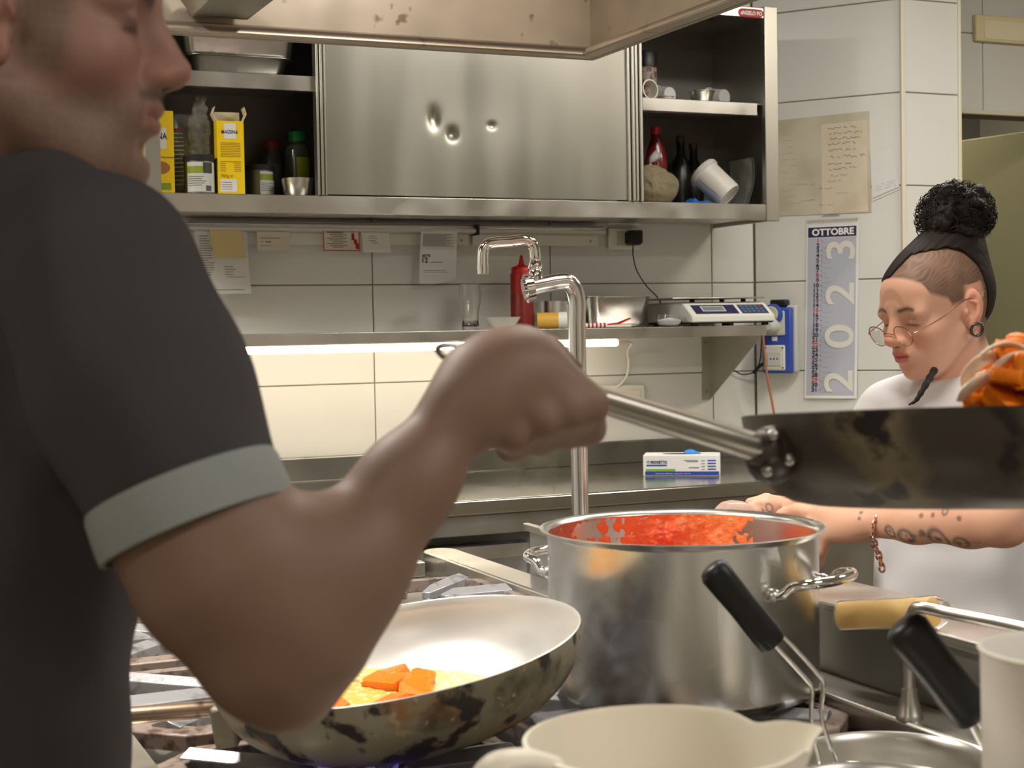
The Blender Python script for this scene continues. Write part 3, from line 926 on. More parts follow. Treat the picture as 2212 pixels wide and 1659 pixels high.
# ================================================================== TICKET RAIL AND PAPERS
rl = thing('ticket_rail', 'double aluminium ticket rail under the wall cabinet holding paper slips', 'rail', (1.6, 4.43, 1.63))
alu = mat('aluminium', (.66, .66, .64), .3, 1., bump=(50, .05))
for x0, x1 in ((.942, 1.838), (1.848, 2.289)):
    s = MB().prism([(4.400, 1.668), (4.398, 1.676), (4.404, 1.683), (4.412, 1.684), (4.412, 1.6885), (4.402, 1.690), (4.398, 1.6925), (4.452, 1.6925), (4.452, 1.664), (4.408, 1.664)], x0, x1, 'x').build('rail_bar', alu, rl, bevel=.001)
    MB().box(x0 - .004, x1 - .006, 4.444, 4.4515, 1.630, 1.664).build('back_strip', T_WHITE, s, bevel=.001)
MB().box(1.838, 1.848, 4.396, 4.44, 1.66, 1.6925).build('joint', T_BLACKM, rl, bevel=.001)
for x in (.957, 1.806, 2.00, 2.255):
    MB().cyl((x, 4.445, 1.646), (x, 4.4425, 1.646), .004, seg=12).build('screw', T_STEELD, rl)

def sheet(name, label, x0, x1, z0, z1, y, m_, lines=(), curl=.006, skew=0., group='slips in the ticket rail', nlayers=1, cat='paper'):
    """paper slip clamped at its top edge (z1), bottom curling off the wall"""
    t = thing(name, label, cat, ((x0 + x1) / 2, y, z0), group=group)
    def pt(u, v, off=0., ext=0.):
        return (x0 + (x1 - x0) * u + skew * (1 - v), y - off - curl * (1 - v) ** 2 - .0015 * math.sin(3 * u + 2 * v), z1 - (z1 - z0 + ext * (.4 + .6 * math.sin(2.2 * u + 1))) * (1 - v))
    for k in range(nlayers):
        e = .012 * k
        MB().grid(lambda u, v: pt(u, v, -.0012 * k, e), 10, 10).grid(lambda u, v: pt(u, v, -.0012 * k - .0004, e), 10, 10, True).build('sheet' if k == 0 else 'sheet_below', m_, t)
    for (u0, u1, v0, v1, mm) in lines:
        MB().grid(lambda u, v: pt(u0 + (u1 - u0) * u, v0 + (v1 - v0) * v, .0006), 4, 2).build('print', mm, t)
    return t, pt
ln = []
for k in range(17):
    ln.append((.08, .08 + random.uniform(.15, .27), .90 - k * .038, .902 - k * .038 + .008, T_INK))
for k in range(4):
    ln.append((.52, .52 + random.uniform(.16, .24), .42 - k * .04, .428 - k * .04, T_INK))
ln.append((.55, .92, .262, .268, T_INK))
ln.append((.15, .88, .06, .066, T_INKD))
sheet('order_sheet', 'tall white handwritten list at the left end of the ticket rail', .966, 1.12, 1.484, 1.668, 4.412, T_PAPER, ln, curl=.012, skew=.006)
sheet('sticky_note', 'blank pale yellow note in front of the white list', 1.008, 1.100, 1.588, 1.668, 4.402, T_PAPERY, (), curl=.010, skew=.012)
sheet('menu_card', 'small beige card with faint print right of the yellow note', 1.149, 1.248, 1.609, 1.667, 4.410, T_PAPERB, [(.1, .7, .62, .65, T_INK), (.1, .18, .45, .48, T_INK), (.25, .42, .42, .47, T_INK), (.1, .42, .25, .27, T_INK)], curl=.004)
rc, pt = sheet('red_card', 'small card with red border and sketchy picture in the ticket rail', 1.348, 1.462, 1.609, 1.668, 4.408, T_PAPERB,
               [(0, 1, 0, .05, T_INKR), (0, .025, 0, 1, T_INKR), (.975, 1, 0, 1, T_INKR)] + [(.1 + .08 * (k % 3), .55 + .1 * (k % 2), .9 - k * .09, .93 - k * .09, T_INK) for k in range(9)] + [(.78, .86, .55, .9, T_RED), (.84, .93, .35, .6, T_RED), (.88, .97, .1, .4, T_RED)], curl=.004)
sheet('note_slip', 'small white slip with scribbles beside the red bordered card', 1.468, 1.556, 1.605, 1.667, 4.409, T_PAPER, [(.25, .5, .78, .80, T_INK), (.22, .55, .68, .70, T_INK), (.25, .5, .56, .585, T_INK), (.35, .55, .45, .475, T_INK)], curl=.006, skew=.004)
st, pt = sheet('receipt_stack', 'thick stack of white printed receipts hanging from the rail', 1.655, 1.776, 1.533, 1.670, 4.398, T_PAPER, [(.06, .9 - .1 * (k % 3), .93 - k * .022, .938 - k * .022, T_INK) for k in range(13)] + [(.3, .62, .30, .315, T_INK), (.1, .7, .12, .13, T_INK), (.12, .8, .08, .088, T_INK)], curl=.010, skew=-.012, nlayers=3)
p_ = Vector(pt(.04, .30, .0012))
text('12', .022, T_INKD, st, frame(p_, (1, 0, 0), (0, -1, 0)), bold=.0005)
text('SETTE', .010, T_INKD, st, frame(Vector(pt(.06, .43, .0012)), (1, 0, 0), (0, -1, 0)), bold=.0003)

# ================================================================== SOCKET WITH PLUG, LOWER SOCKET
so = thing('wall_socket', 'white wall socket plate with black adapter under the cabinet', 'socket', (2.378, 4.45, 1.618))
MB().box(2.320, 2.437, 4.440, 4.452, 1.619, 1.690).build('plate', T_WHITE, so, bevel=.006)
MB().box(2.350, 2.402, 4.437, 4.4402, 1.632, 1.678).build('insert', mat('socket_insert', srgb(196, 188, 168), .4), so, bevel=.002)
MB().box(2.320, 2.437, 4.444, 4.452, 1.700, 1.742).build('upper_plate', T_WHITE, so, bevel=.006)
pl = thing('power_adapter', 'black power adapter plugged in the wall socket with thin cord', 'adapter', (2.40, 4.42, 1.634))
MB().prism([(2.376, 1.640), (2.384, 1.632), (2.410, 1.632), (2.420, 1.640), (2.420, 1.680), (2.384, 1.680), (2.376, 1.672)], 4.392, 4.4365, 'y').build('adapter_body', T_BLACK, pl, bevel=.003)
MB().tube(smoothpath([(2.393, 4.41, 1.634), (2.392, 4.41, 1.60), (2.405, 4.41, 1.55), (2.44, 4.41, 1.50), (2.475, 4.40, 1.462), (2.48, 4.38, 1.43)], 6), .0022, 8).build('cord', T_BLACK, pl)
s2_ = thing('wall_socket', 'wide white socket frame half hidden behind the pan handle', 'socket', (2.33, 4.45, 1.105))
MB().box(2.205, 2.448, 4.446, 4.452, 1.105, 1.178).build('plate', T_WHITE, s2_, bevel=.004)
MB().box(2.222, 2.430, 4.443, 4.4465, 1.120, 1.162).build('insert', mat('socket_insert_pale', srgb(226, 222, 206), .4), s2_, bevel=.002)

# ================================================================== WALL SHELF WITH LED TUBE
sh = thing('wall_shelf', 'stainless steel wall shelf on triangular bracket carrying scale and bottles', 'shelf', (1.6, 4.3, 1.33))
SZ = 1.366
MB().box(.30, 2.724, 4.146, YW - .002, SZ - .004, SZ).box(.30, 2.724, 4.142, 4.146, SZ - .033, SZ).box(.30, 2.724, 4.146, 4.16, SZ - .033, SZ - .029).build('shelf_top', T_STEEL, sh, bevel=.0015)
for x in (.62, 2.700):
    b = MB().prism([(YW - .003, SZ - .006), (4.16, SZ - .033), (4.16, SZ - .05), (YW - .003, 1.118)], x, x + .003, 'x').box(x - .027, x + .003, YW - .006, YW - .002, 1.118, SZ - .006).build('bracket', T_STEELB, sh)
    for z in (1.145, 1.31):
        MB().cyl((x - .014, YW - .006, z), (x - .014, YW - .010, z), .005, seg=12).build('screw', T_STEELD, b)
ld = thing('led_tube', 'glowing warm LED tube under the wall shelf', 'light', (1.6, 4.25, 1.315))
MB().cyl((.45, 4.25, 1.3195), (2.243, 4.25, 1.3195), .0105, seg=16).build('tube', T_LED, ld)
MB().box(.44, 2.245, 4.244, 4.256, 1.3305, 1.3335).build('mount', T_WHITE, ld)
MB().cyl((2.243, 4.25, 1.3195), (2.285, 4.25, 1.3195), .010, .008, seg=16).build('end_cap', T_IVORYP, ld)
MB().tube(smoothpath([(2.283, 4.25, 1.3195), (2.325, 4.30, 1.315), (2.372, 4.42, 1.290), (2.386, 4.44, 1.25), (2.380, 4.442, 1.21), (2.362, 4.443, 1.186), (2.345, 4.444, 1.172)], 8), .0035, 8).build('cable', T_WHITE, ld)
area('led_tube_light', (1.35, 4.25, 1.306), 1.75, .012, 1.9, (1.0, .86, .66))

# ---- things on the shelf
pg = thing('beer_glass', 'empty curved beer glass on the wall shelf left of the white bowl', 'glass', (1.772, 4.30, SZ))
MB(Matrix.Translation((1.772, 4.30, SZ))).lathe([(0, 0), (.026, 0), (.027, .006), (.024, .03), (.025, .05), (.032, .085), (.034, .105), (.031, .139), (.0295, .139), (.032, .105), (.0305, .086), (.0235, .052), (.0225, .03), (.02, .012), (0, .010)], 40).build('glass_body', T_GLASS, pg, smooth=80)
wb = thing('white_bowl', 'small white ceramic bowl on the shelf beside the ketchup bottle', 'bowl', (1.845, 4.22, SZ))
MB(Matrix.Translation((1.845, 4.22, SZ))).lathe([(0, .003), (.022, .003), (.022, 0), (.026, 0), (.027, .005), (.040, .016), (.052, .036), (.0535, .0375), (.0515, .0375), (.038, .019), (.024, .009), (0, .008)], 44).build('bowl_body', T_WHITEC, wb, smooth=80)
kb = thing('squeeze_bottle', 'red ketchup squeeze bottle with pointed nozzle on the shelf', 'bottle', (1.935, 4.28, SZ))
MK = Matrix.Translation((1.935, 4.28, SZ))
MB(MK).lathe([(0, 0), (.033, 0), (.035, .004), (.035, .165), (.0335, .171), (.03, .172), (0, .172)], 40).build('bottle_body', mat('squeeze_body', srgb(150, 24, 20), .3, sss=.2), kb)
MB(MK).lathe([(.0355, .003), (.0355, .105), (0.0352, .106)], 40).build('ketchup', mat('ketchup_level', srgb(112, 26, 18), .35), kb)
MB(MK).lathe([(.0315, .170), (.0315, .187), (.029, .190), (.012, .195), (.009, .200), (.0045, .222), (.003, .226), (0, .226)], 40).build('nozzle_cap', T_REDP, kb)
tp = thing('plastic_wrap_roll', 'amber plastic tape roll lying on the shelf behind the faucet', 'roll', (2.01, 4.235, SZ))
MR = frame((1.975, 4.262, SZ + .0255), (0, 0, 1), (.93, -.37, 0))
MB(MR).lathe([(.017, .0), (.0245, 0), (.0245, .075), (.017, .075), (.017, 0)], 36).build('roll', T_AMBER, tp)
MB(MR).lathe([(.0155, .0), (.0168, 0), (.0255, .074), (.0255, .0915), (.018, .0915), (.0155, .085), (.0155, 0)], 36).build('core', T_WHITE, tp)
rt = thing('ring_mould', 'round steel ring mould on the shelf behind the amber roll', 'mould', (2.08, 4.36, SZ))
MB(Matrix.Translation((2.08, 4.36, SZ))).lathe([(.060, 0), (.062, 0), (.062, .086), (.060, .087), (.058, .086), (.058, 0), (.060, 0)], 48).build('ring', T_POT, rt)
gn_pan('steel_pan', 'deep steel pan on the wall shelf behind the faucet', 2.14, 2.385, 4.236, 4.44, SZ, .097, taper=.014, flange=.012)
gs = thing('glass_bowl', 'small glass bowl of white salt between steel pan and scale', 'bowl', (2.397, 4.188, SZ))
MG = Matrix.Translation((2.397, 4.188, SZ))
MB(MG).lathe([(0, .0), (.028, 0), (.038, .008), (.041, .02), (.037, .032), (.036, .038), (.034, .038), (.035, .031), (.038, .02), (.035, .009), (.026, .003), (0, .003)], 40).build('bowl_body', T_GLASS, gs, smooth=80)
MB(MG).lathe([(0, .0035), (.025, .0035), (.034, .0095), (.0375, .0195), (.02, .024), (0, .027)], 36).build('salt', mat('salt', srgb(240, 240, 238), .9), gs)
for i, (a, b, m_) in enumerate((((2.10, 4.185, SZ + .008), (2.165, 4.165, SZ + .008), 'stripe'), ((2.17, 4.19, SZ + .009), (2.245, 4.165, SZ + .026), 'red'))):
    if m_ == 'stripe':
        t = thing('candle_stick', 'red and white striped twisted stick lying at the shelf front', 'stick', (2.13, 4.175, SZ))
        MB().cyl(a, b, .0075, seg=14).build('stick', T_WHITE, t)
        for k in range(5):
            p = Vector(a).lerp(Vector(b), .12 + k * .18)
            d = (Vector(b) - Vector(a)).normalized()
            MB().cyl(p, p + d * .006, .0079, seg=14).build('stripe', T_RED, t)
    else:
        t = thing('bag_clip', 'red and beige bag clip lying on the shelf before the steel pan', 'clip', (2.2, 4.175, SZ))
        MB().prism([(2.165, SZ + .002), (2.250, SZ + .002), (2.250, SZ + .010), (2.165, SZ + .008)], 4.165, 4.178, 'y').build('lower_jaw', T_PAPERB, t, bevel=.001)
        MB().prism([(2.165, SZ + .0085), (2.21, SZ + .0105), (2.25, SZ + .026), (2.248, SZ + .030), (2.205, SZ + .016), (2.165, SZ + .012)], 4.166, 4.177, 'y').build('upper_jaw', T_REDP, t, bevel=.001)
# kitchen scale
sc = thing('kitchen_scale', 'white electronic price scale with blue display panel on the shelf end', 'scale', (2.60, 4.28, SZ))
scm = mat('scale_white', srgb(216, 216, 206), .35)
YF = 4.135
bdy = MB().prism([(YF, SZ + .012), (YF, SZ + .030), (YF + .004, SZ + .034), (YF + .055, SZ + .070), (YF + .075, SZ + .076), (4.42, SZ + .076), (4.42, SZ + .012)], 2.448, 2.752, 'x').build('housing', scm, sc, bevel=.004)
sl = frame((2.448, YF + .004, SZ + .034), (1, 0, 0), Vector((0, -.036, .051)))
for x0, x1, nm in ((.020, .178, 'display_panel'), (.190, .288, 'key_panel')):
    p = MB(sl).box(x0, x1, .006, .055, -.002, .0012).build(nm, T_NAVY if nm == 'display_panel' else mat('key_panel_blue', srgb(40, 54, 96), .35), sc, bevel=.001)
    if nm == 'display_panel':
        MB(sl).box(.050, .135, .018, .046, .001, .0022).build('bezel', T_GREYP, p)
        MB(sl).box(.055, .130, .022, .042, .002, .0028).build('screen', T_LCD, p)
    else:
        for r in range(3):
            for c in range(5):
                MB(sl).box(.197 + c * .017, .209 + c * .017, .012 + r * .014, .022 + r * .014, .001, .0018).build('key', mat('key_red', srgb(150, 60, 60), .5) if (r == 2 and c == 4) else mat('key_grey', srgb(84, 104, 120), .5), p)
for x, y in ((2.47, 4.16), (2.73, 4.16), (2.47, 4.40), (2.73, 4.40), (2.60, 4.16)):
    MB().cyl((x, y, SZ), (x, y, SZ + .012), .011, seg=14).build('foot', T_BLACK, sc)
MB().box(2.45, 2.75, YF + .01, 4.42, SZ + .008, SZ + .0125).build('base_plate', T_BLACKM, sc)
for x in (2.51, 2.62, 2.70):
    MB().cyl((x, 4.24, SZ + .076), (x, 4.24, SZ + .086), .008, seg=12).build('pillar', T_BLACKM, sc)
MB().box(2.405, 2.745, 4.18, 4.435, SZ + .086, SZ + .0905).build('platform', T_STEEL, sc, bevel=.0015)

# ================================================================== SLANTED CORNER WALL: sockets, calendar, notes
bs = thing('industrial_socket', 'blue and grey double industrial socket box with plug on the corner wall', 'socket', tuple((WB0 + WBD * .10).to_2d()) + (1.20,))
def BX(s0, s1, z0, z1, d0, d1):
    return MB(frontB(0, 0)).box(s0, s1, z0, z1, d0, d1)
BX(.050, .160, 1.205, 1.430, .006, .040).build('back_box', T_GREYP, bs, bevel=.006)
BX(.046, .150, 1.203, 1.424, .035, .062).build('blue_frame', T_BLUEP, bs, bevel=.008)
BX(.058, .128, 1.330, 1.412, .060, .068).build('upper_plate', mat('socket_cream', srgb(196, 194, 180), .4), bs, bevel=.008)
lo = BX(.054, .128, 1.213, 1.298, .060, .070).build('lower_plate', mat('socket_cream2', srgb(206, 204, 192), .4), bs, bevel=.008)
ins = BX(.068, .116, 1.228, 1.276, .069, .073).build('outlet', T_GREYP, lo, bevel=.003)
for k in range(3):
    MB(frontB(.080 + .0115 * k, 1.252, .0728)).cyl((0, 0, 0), (0, 0, .0006), .003, seg=10).build('hole', T_BLACKM, ins)
for s_, z_ in ((.062, 1.289), (.121, 1.289), (.062, 1.222), (.121, 1.222)):
    MB(frontB(s_, z_, .0695)).cyl((0, 0, 0), (0, 0, .0012), .003, seg=10).build('screw', T_BLACKM, lo)
MB(frontB(.088, 1.40, .075)).lathe([(0, -.012), (.034, -.012), (.036, -.004), (.034, .006), (.026, .009), (0, .009)], 36).build('round_lid', T_BLUEP, bs)
MB(frontB(.086, 1.402, .085)).lathe([(0, 0), (.026, 0), (.024, .0035), (0, .0035)], 32).build('lid_badge', mat('lid_cream', srgb(196, 192, 160), .4), bs)
BX(.070, .13, 1.424, 1.450, .012, .05).build('hinge_block', T_BLACK, bs, bevel=.006)
BX(.082, .100, 1.312, 1.326, .060, .064).build('tag', T_PAPER, bs)
pp = thing('grey_plug', 'grey round plug with long brown cord in the blue socket', 'plug', tuple((WB0 + WBD * .085 + WBN * .09).to_2d()) + (1.33,))
MB(frontB(.088, 1.362, .068)).lathe([(0, 0), (.026, 0), (.027, .02), (.021, .04), (.013, .052), (0, .052)], 30).build('plug_body', T_GREYP, pp)
def wbp(s, z, off):
    p = WB0 + WBD * s + WBN * off
    return (p.x, p.y, z)
MB().tube(smoothpath([wbp(.082, 1.356, .118), wbp(.074, 1.33, .125), wbp(.072, 1.28, .11), wbp(.073, 1.20, .09), wbp(.080, 1.10, .06), wbp(.084, 1.0, .03), wbp(.084, .94, .02)], 8), .0042, 10).build('cord', T_CABLEB, pp)
sc2 = thing('black_cable', 'thin black scale cable looping behind the bracket to the blue socket', 'cable', (2.80, 4.42, 1.2))
MB().tube(smoothpath([wbp(.05, 1.40, .05), wbp(.042, 1.32, .05), wbp(.035, 1.25, .05), wbp(.015, 1.215, .035), (2.86, 4.43, 1.205), (2.82, 4.44, 1.20), (2.79, 4.445, 1.215)], 8), .0022, 8).build('wire', T_BLACK, sc2)
MB().tube(smoothpath([wbp(.045, 1.235, .052), wbp(.03, 1.225, .05), wbp(.01, 1.205, .045)], 5), .006, 8).build('bundle', T_BLACKM, sc2)

# calendar
cl = thing('wall_calendar', 'tall narrow October wall calendar with year printed sideways', 'calendar', tuple((WB0 + WBD * .275).to_2d()) + (1.116,))
cw0, cw1, cz0, cz1 = .186, .364, 1.118, 1.704
def cpt(s, z, off):
    v = (cz1 - z) / (cz1 - cz0)
    return wbp(s + (-.012 * v), z - .0 * v, .002 + .006 * v * v + .004 * math.sin(math.pi * (s - cw0) / (cw1 - cw0)) * v + off)
MB().grid(lambda u, v: cpt(cw0 + (cw1 - cw0) * u, cz0 + (cz1 - cz0) * v, 0), 10, 30).grid(lambda u, v: cpt(cw0 + (cw1 - cw0) * u, cz0 + (cz1 - cz0) * v, -.0012), 10, 30, True).build('sheet', mat('calendar_paper', srgb(222, 221, 220), .55), cl)
def cprint(nm, m_, s0, s1, z0, z1, off=.0006, nv=10):
    return MB().grid(lambda u, v: cpt(s0 + (s1 - s0) * u, z0 + (z1 - z0) * v, off), 8, nv).build(nm, m_, cl)
cprint('month_band', T_NAVY, cw0 + .006, cw1 - .008, 1.654, 1.687, nv=2)
cprint('day_field', T_CALGREY, cw0 + .006, cw1 - .008, 1.128, 1.652, nv=26)
def ctext(body, size, m_, s, z, rot=0, bold=0., sx=1., off=.0013, align='LEFT', name='lettering', res=3):
    p0, p1, p2 = Vector(cpt(s, z, off)), Vector(cpt(s + .01, z, off)), Vector(cpt(s, z + .02, off))
    x = (p1 - p0).normalized()
    yv = (p2 - p0)
    M = frame(p0, x, x.cross(yv))
    return text(body, size, m_, cl, M @ Matrix.Rotation(rot, 4, 'Z'), bold=bold, sx=sx, align=align, name=name, res=res)
ctext('OTTOBRE', .030, T_PAPER, .277, 1.6605, bold=.0011, sx=1.05, align='CENTER')
for k in range(31):
    z = 1.637 - k * .01655
    red = (k + 1) in (1, 8, 15, 22, 29)
    ctext(str(k + 1), .0195, T_INKR if red else (T_INKD if k % 4 else mat('ink_plum', srgb(110, 60, 84), .8)), .232, z, bold=.0006, sx=1.1, align='RIGHT', name='date')
    ctext('DLMMGVS'[k % 7], .007, T_INK, .238, z + .003, name='weekday')
    cprint('rule', T_INK, .240, .258 + .01 * (k % 3), z - .0022, z - .0018, off=.0011, nv=1)
for ch, z in (('3', 1.600), ('2', 1.455), ('0', 1.312), ('2', 1.165)):
    ctext(ch, .134, T_IVPRINT, .350, z - .050 + .02, rot=R(90), bold=.0015, sx=1.18 if ch != '0' else 1.25, off=.0011, name='year_digit', res=10)
sp = MB()
for k in range(26):
    s = cw0 + .006 + k * .0066
    p = Vector(wbp(s, 1.706, .004))
    ring_ = [p + Vector((0, 0, .0045 * math.sin(a))) + WBN * .004 * math.cos(a) for a in [2 * math.pi * i / 8 for i in range(8)]]
    sp.tube(ring_, .0007, 5, closed=True)
sp.build('wire_binding', T_STEELD, cl)
MB(frontB(cw0, 1.698, .001)).box(0, cw1 - cw0, .006, .016, 0, .001).build('hanger_strip', mat('strip_pale', srgb(196, 192, 178), .6), cl)
for k in range(4):
    MB(frontB(.25, 1.722 + k * .004, .001)).box(-.012 + .006 * k, .05 - .004 * k, 0, .001, 0, .0006).build('scratch', T_INK, cl)

# phone list in plastic sleeve, and loose note
pl_ = thing('phone_list', 'large plastic-sleeved handwritten phone list on the corner wall', 'notice', tuple((WB0 + WBD * .25).to_2d()) + (1.72,))
MB(frontB(0, 0, .001)).prism([(.075, 1.732), (.405, 1.728), (.402, 2.058), (.075, 2.052)], 0, .0012).build('sleeve', T_PAPERF, pl_, smooth=0)
MB(frontB(0, 0, .0022)).prism([(.24, 1.73), (.395, 1.73), (.392, 2.03), (.24, 2.026)], 0, .0005).build('list_sheet', mat('aged_paper', srgb(206, 196, 172), .6, blot=[(9, srgb(196, 176, 150), .5, .75)]), pl_, smooth=0)
def scribble(parent, M, w, h, n, m_, name='handwriting', th=.0007, seed=0):
    rr = random.Random(seed)
    b = MB(M)
    pts = []
    x = 0.
    for k in range(n):
        pts.append((x, h * rr.uniform(0, 1), 0))
        x += w / n * rr.uniform(.3, 1.7)
        if rr.random() < .14 and len(pts) > 2:
            b.tube(pts, th, 4)
            pts = []
            x += w / n
    if len(pts) > 1:
        b.tube(pts, th, 4)
    return b.build(name, m_, parent, smooth=0)
for k, (z, w) in enumerate(((2.006, .085), (1.990, .09), (1.971, .085), (1.955, .08), (1.934, .092), (1.912, .10), (1.889, .092), (1.873, .092), (1.85, .06), (1.832, .05))):
    scribble(pl_, frontB(.262 + .004 * (k % 3), z, .003), w, .009, 26, T_INK if k < 8 else mat('faint_ink', srgb(160, 154, 142), .8), seed=k)
for k in range(12):
    scribble(pl_, frontB(.085 + .02 * (k % 3), 2.0 - k * .021, .0024), .05, .006, 10, mat('faint_ink2', srgb(166, 156, 134), .8), th=.0005, seed=40 + k)
for k in range(5):
    scribble(pl_, frontB(.17 + .06 * (k % 3), 1.83 - k * .018, .003), .045, .005, 10, T_INK, th=.0004, seed=70 + k)
nt_ = thing('loose_note', 'white note sheet stuck crooked right of the phone list', 'note', tuple((WB0 + WBD * .455).to_2d()) + (1.765,))
MB(frontB(0, 0, .0015)).prism([(.409, 1.763), (.500, 1.798), (.474, 1.932), (.404, 1.915)], 0, .001).build('sheet', mat('note_white', srgb(214, 212, 210), .6), nt_, smooth=0)
for k in range(3):
    scribble(nt_, frontB(.42, 1.81 - k * .008, .0028) @ Matrix.Rotation(R(14), 4, 'Z'), .06, .004, 14, T_INK, th=.0003, seed=90 + k)
MB(frontB(.411, 1.772, .0026) @ Matrix.Rotation(R(20), 4, 'Z')).box(0, .092, 0, .0016, 0, .0004).build('blue_line', T_INKD, nt_, smooth=0)

# ================================================================== GLOVE BOX ON THE COUNTER
gl = thing('glove_box', 'white and blue disposable glove box lying on the steel counter', 'box', (2.32, 3.99, CZ), rz=R(-33))
MGB = WORLD[gl.name]
gw, gd, gh = .225, .11, .062
MB(MGB).box(-gw / 2, gw / 2, -gd / 2, gd / 2, .0005, gh).build('carton', T_PAPER, gl, bevel=.002)
FG = MGB @ frame((-gw / 2, -gd / 2 - .0006, 0), (1, 0, 0), (0, -1, 0))
bprint = mat('box_blue', srgb(40, 66, 160), .5)
gprint = mat('box_green', srgb(120, 176, 50), .5)
MB(FG).box(.006, gw - .002, .003, .014, 0, .0004).build('blue_band', bprint, gl, smooth=0)
MB(FG).box(.008, .095, .0145, .0215, 0, .0004).build('green_band', gprint, gl, smooth=0)
MB(FG).box(.010, .070, .030, .034, 0, .0004).build('navy_band', bprint, gl, smooth=0)
text('PROGETTO', .0118, mat('box_navy', srgb(36, 40, 110), .5), gl, FG @ Matrix.Translation((.022, .0375, .0006)), bold=.0003, sx=.80)
MB(FG).prism([(.010, .042), (.015, .037), (.020, .042), (.015, .047)], 0, .0005).build('logo_mark', bprint, gl, smooth=0)
for k in range(2):
    MB(FG).prism([(.0115 + k * .003, .0400 - k * .0015), (.0125 + k * .003, .039 - k * .0015), (.0165 + k * .0025, .0435 - k * .0015), (.0155 + k * .0025, .0445 - k * .0015)], 0, .0008).build('logo_stripe', T_PAPER, gl, smooth=0)
text('HEALTHCARE  HOSPITALITY  LABORATORY  INDUSTRY', .0042, T_PAPER, gl, FG @ Matrix.Translation((.035, .0065, .0006)))
for k in range(4):
    MB(FG).box(.190, .214, .019 + k * .0085, .0225 + k * .0085, 0, .0004).build('size_bar', bprint, gl, smooth=0)
    MB(FG).box(.172, .182, .019 + k * .0085, .0205 + k * .0085, 0, .0004).build('print', T_INK, gl, smooth=0)
MB(FG).box(.120, .162, .046, .0475, 0, .0004).box(.128, .162, .0425, .044, 0, .0004).box(.135, .165, .024, .0265, 0, .0004).build('print', T_INK, gl, smooth=0)
MB(MGB).prism([(.045 * math.cos(a) * 1.3, .02 * math.sin(a)) for a in [2 * math.pi * k / 24 for k in range(24)]], gh, gh + .0004).build('opening', T_BLACKM, gl, smooth=0)
MB(MGB).ball((.025, -.005, gh + .002), (.020, .012, .012), 14, 8).ball((.042, .002, gh), (.012, .010, .008), 12, 8).build('glove', T_BLUEGLOVE, gl)

# ================================================================== EXTRACTOR HOOD
hd_ = thing('extractor_hood', 'large stainless extractor hood hanging over the cooking island', 'hood', (.4, 1.6, 1.95))
HX0, HX1, HY0, HY1, HZ = -1.1, 1.53, 1.0, 3.0, 1.95
MB().box(HX0, HX1, HY1, HY1 + .012, HZ, 2.62).build('far_panel', T_HOOD, hd_)
MB().box(HX1, HX1 + .012, HY0, HY1 + .012, HZ, 2.62).build('side_panel', T_HOOD, hd_)
MB().box(HX0 - .012, HX0, HY0, HY1 + .012, HZ, 2.62).build('side_panel', T_HOOD, hd_)
MB().box(HX0, HX1, HY0 - .012, HY0, HZ, 2.62).build('near_panel', T_HOOD, hd_)
MB().box(HX0, HX1, HY0, HY1, 2.62, 2.64).build('top_panel', T_HOOD, hd_)
MB().box(.0, .7, 1.4, 2.2, 2.64, CEIL - .002).build('duct', T_STEELD, hd_)
lip = [(0, 0), (.036, 0), (.036, .006), (.030, .016), (.004, .026), (0, .026)]
MB().prism([(HY1 - a, HZ + b) for a, b in lip][::-1], HX0, HX1, 'x').build('drip_lip', T_HOODLIP, hd_, bevel=.003)
MB().prism([(HX1 - a, HZ + b) for a, b in lip], HY0, HY1 - .036, 'y').build('drip_lip', T_HOODLIP, hd_, bevel=.003)
MB().prism([(HX0 + a, HZ + b) for a, b in lip], HY0, HY1 - .036, 'y').build('drip_lip', T_HOODLIP, hd_, bevel=.003)
# grease channel with slanted filters meeting it
ch = MB().prism([(.655, 1.978), (.765, 1.978), (.765, 2.02), (.655, 2.02)], HY0 + .02, HY1 - .037, 'y').build('grease_channel', T_FILTER, hd_, bevel=.004)
MB().prism([(.655, 1.980), (.655, 1.995), (.56, 2.14), (.545, 2.13)], HY0 + .02, HY1 - .037, 'y').build('filter_lip', T_FILTER, hd_)
for lx, ly, sx_, sy_, pw, lb in ((-.02, 2.15, .12, .50, 34, 'bulkhead lamp on the left half inside the extractor hood'), (1.22, 1.9, .12, .50, 10, 'bulkhead lamp on the right half inside the extractor hood')):
    hl = thing('hood_lamp', lb, 'lamp', (lx, ly, 2.55), group='hood lamps')
    MB().box(lx - sx_ / 2 - .02, lx + sx_ / 2 + .02, ly - sy_ / 2 - .02, ly + sy_ / 2 + .02, 2.56, 2.619).build('housing', T_WHITE, hl, bevel=.01)
    MB().box(lx - sx_ / 2, lx + sx_ / 2, ly - sy_ / 2, ly + sy_ / 2, 2.545, 2.56).build('diffuser', T_LAMP, hl, bevel=.004)
    area('hood_lamp_light', (lx, ly, 2.535), sx_, sy_, pw, (1.0, .94, .85))

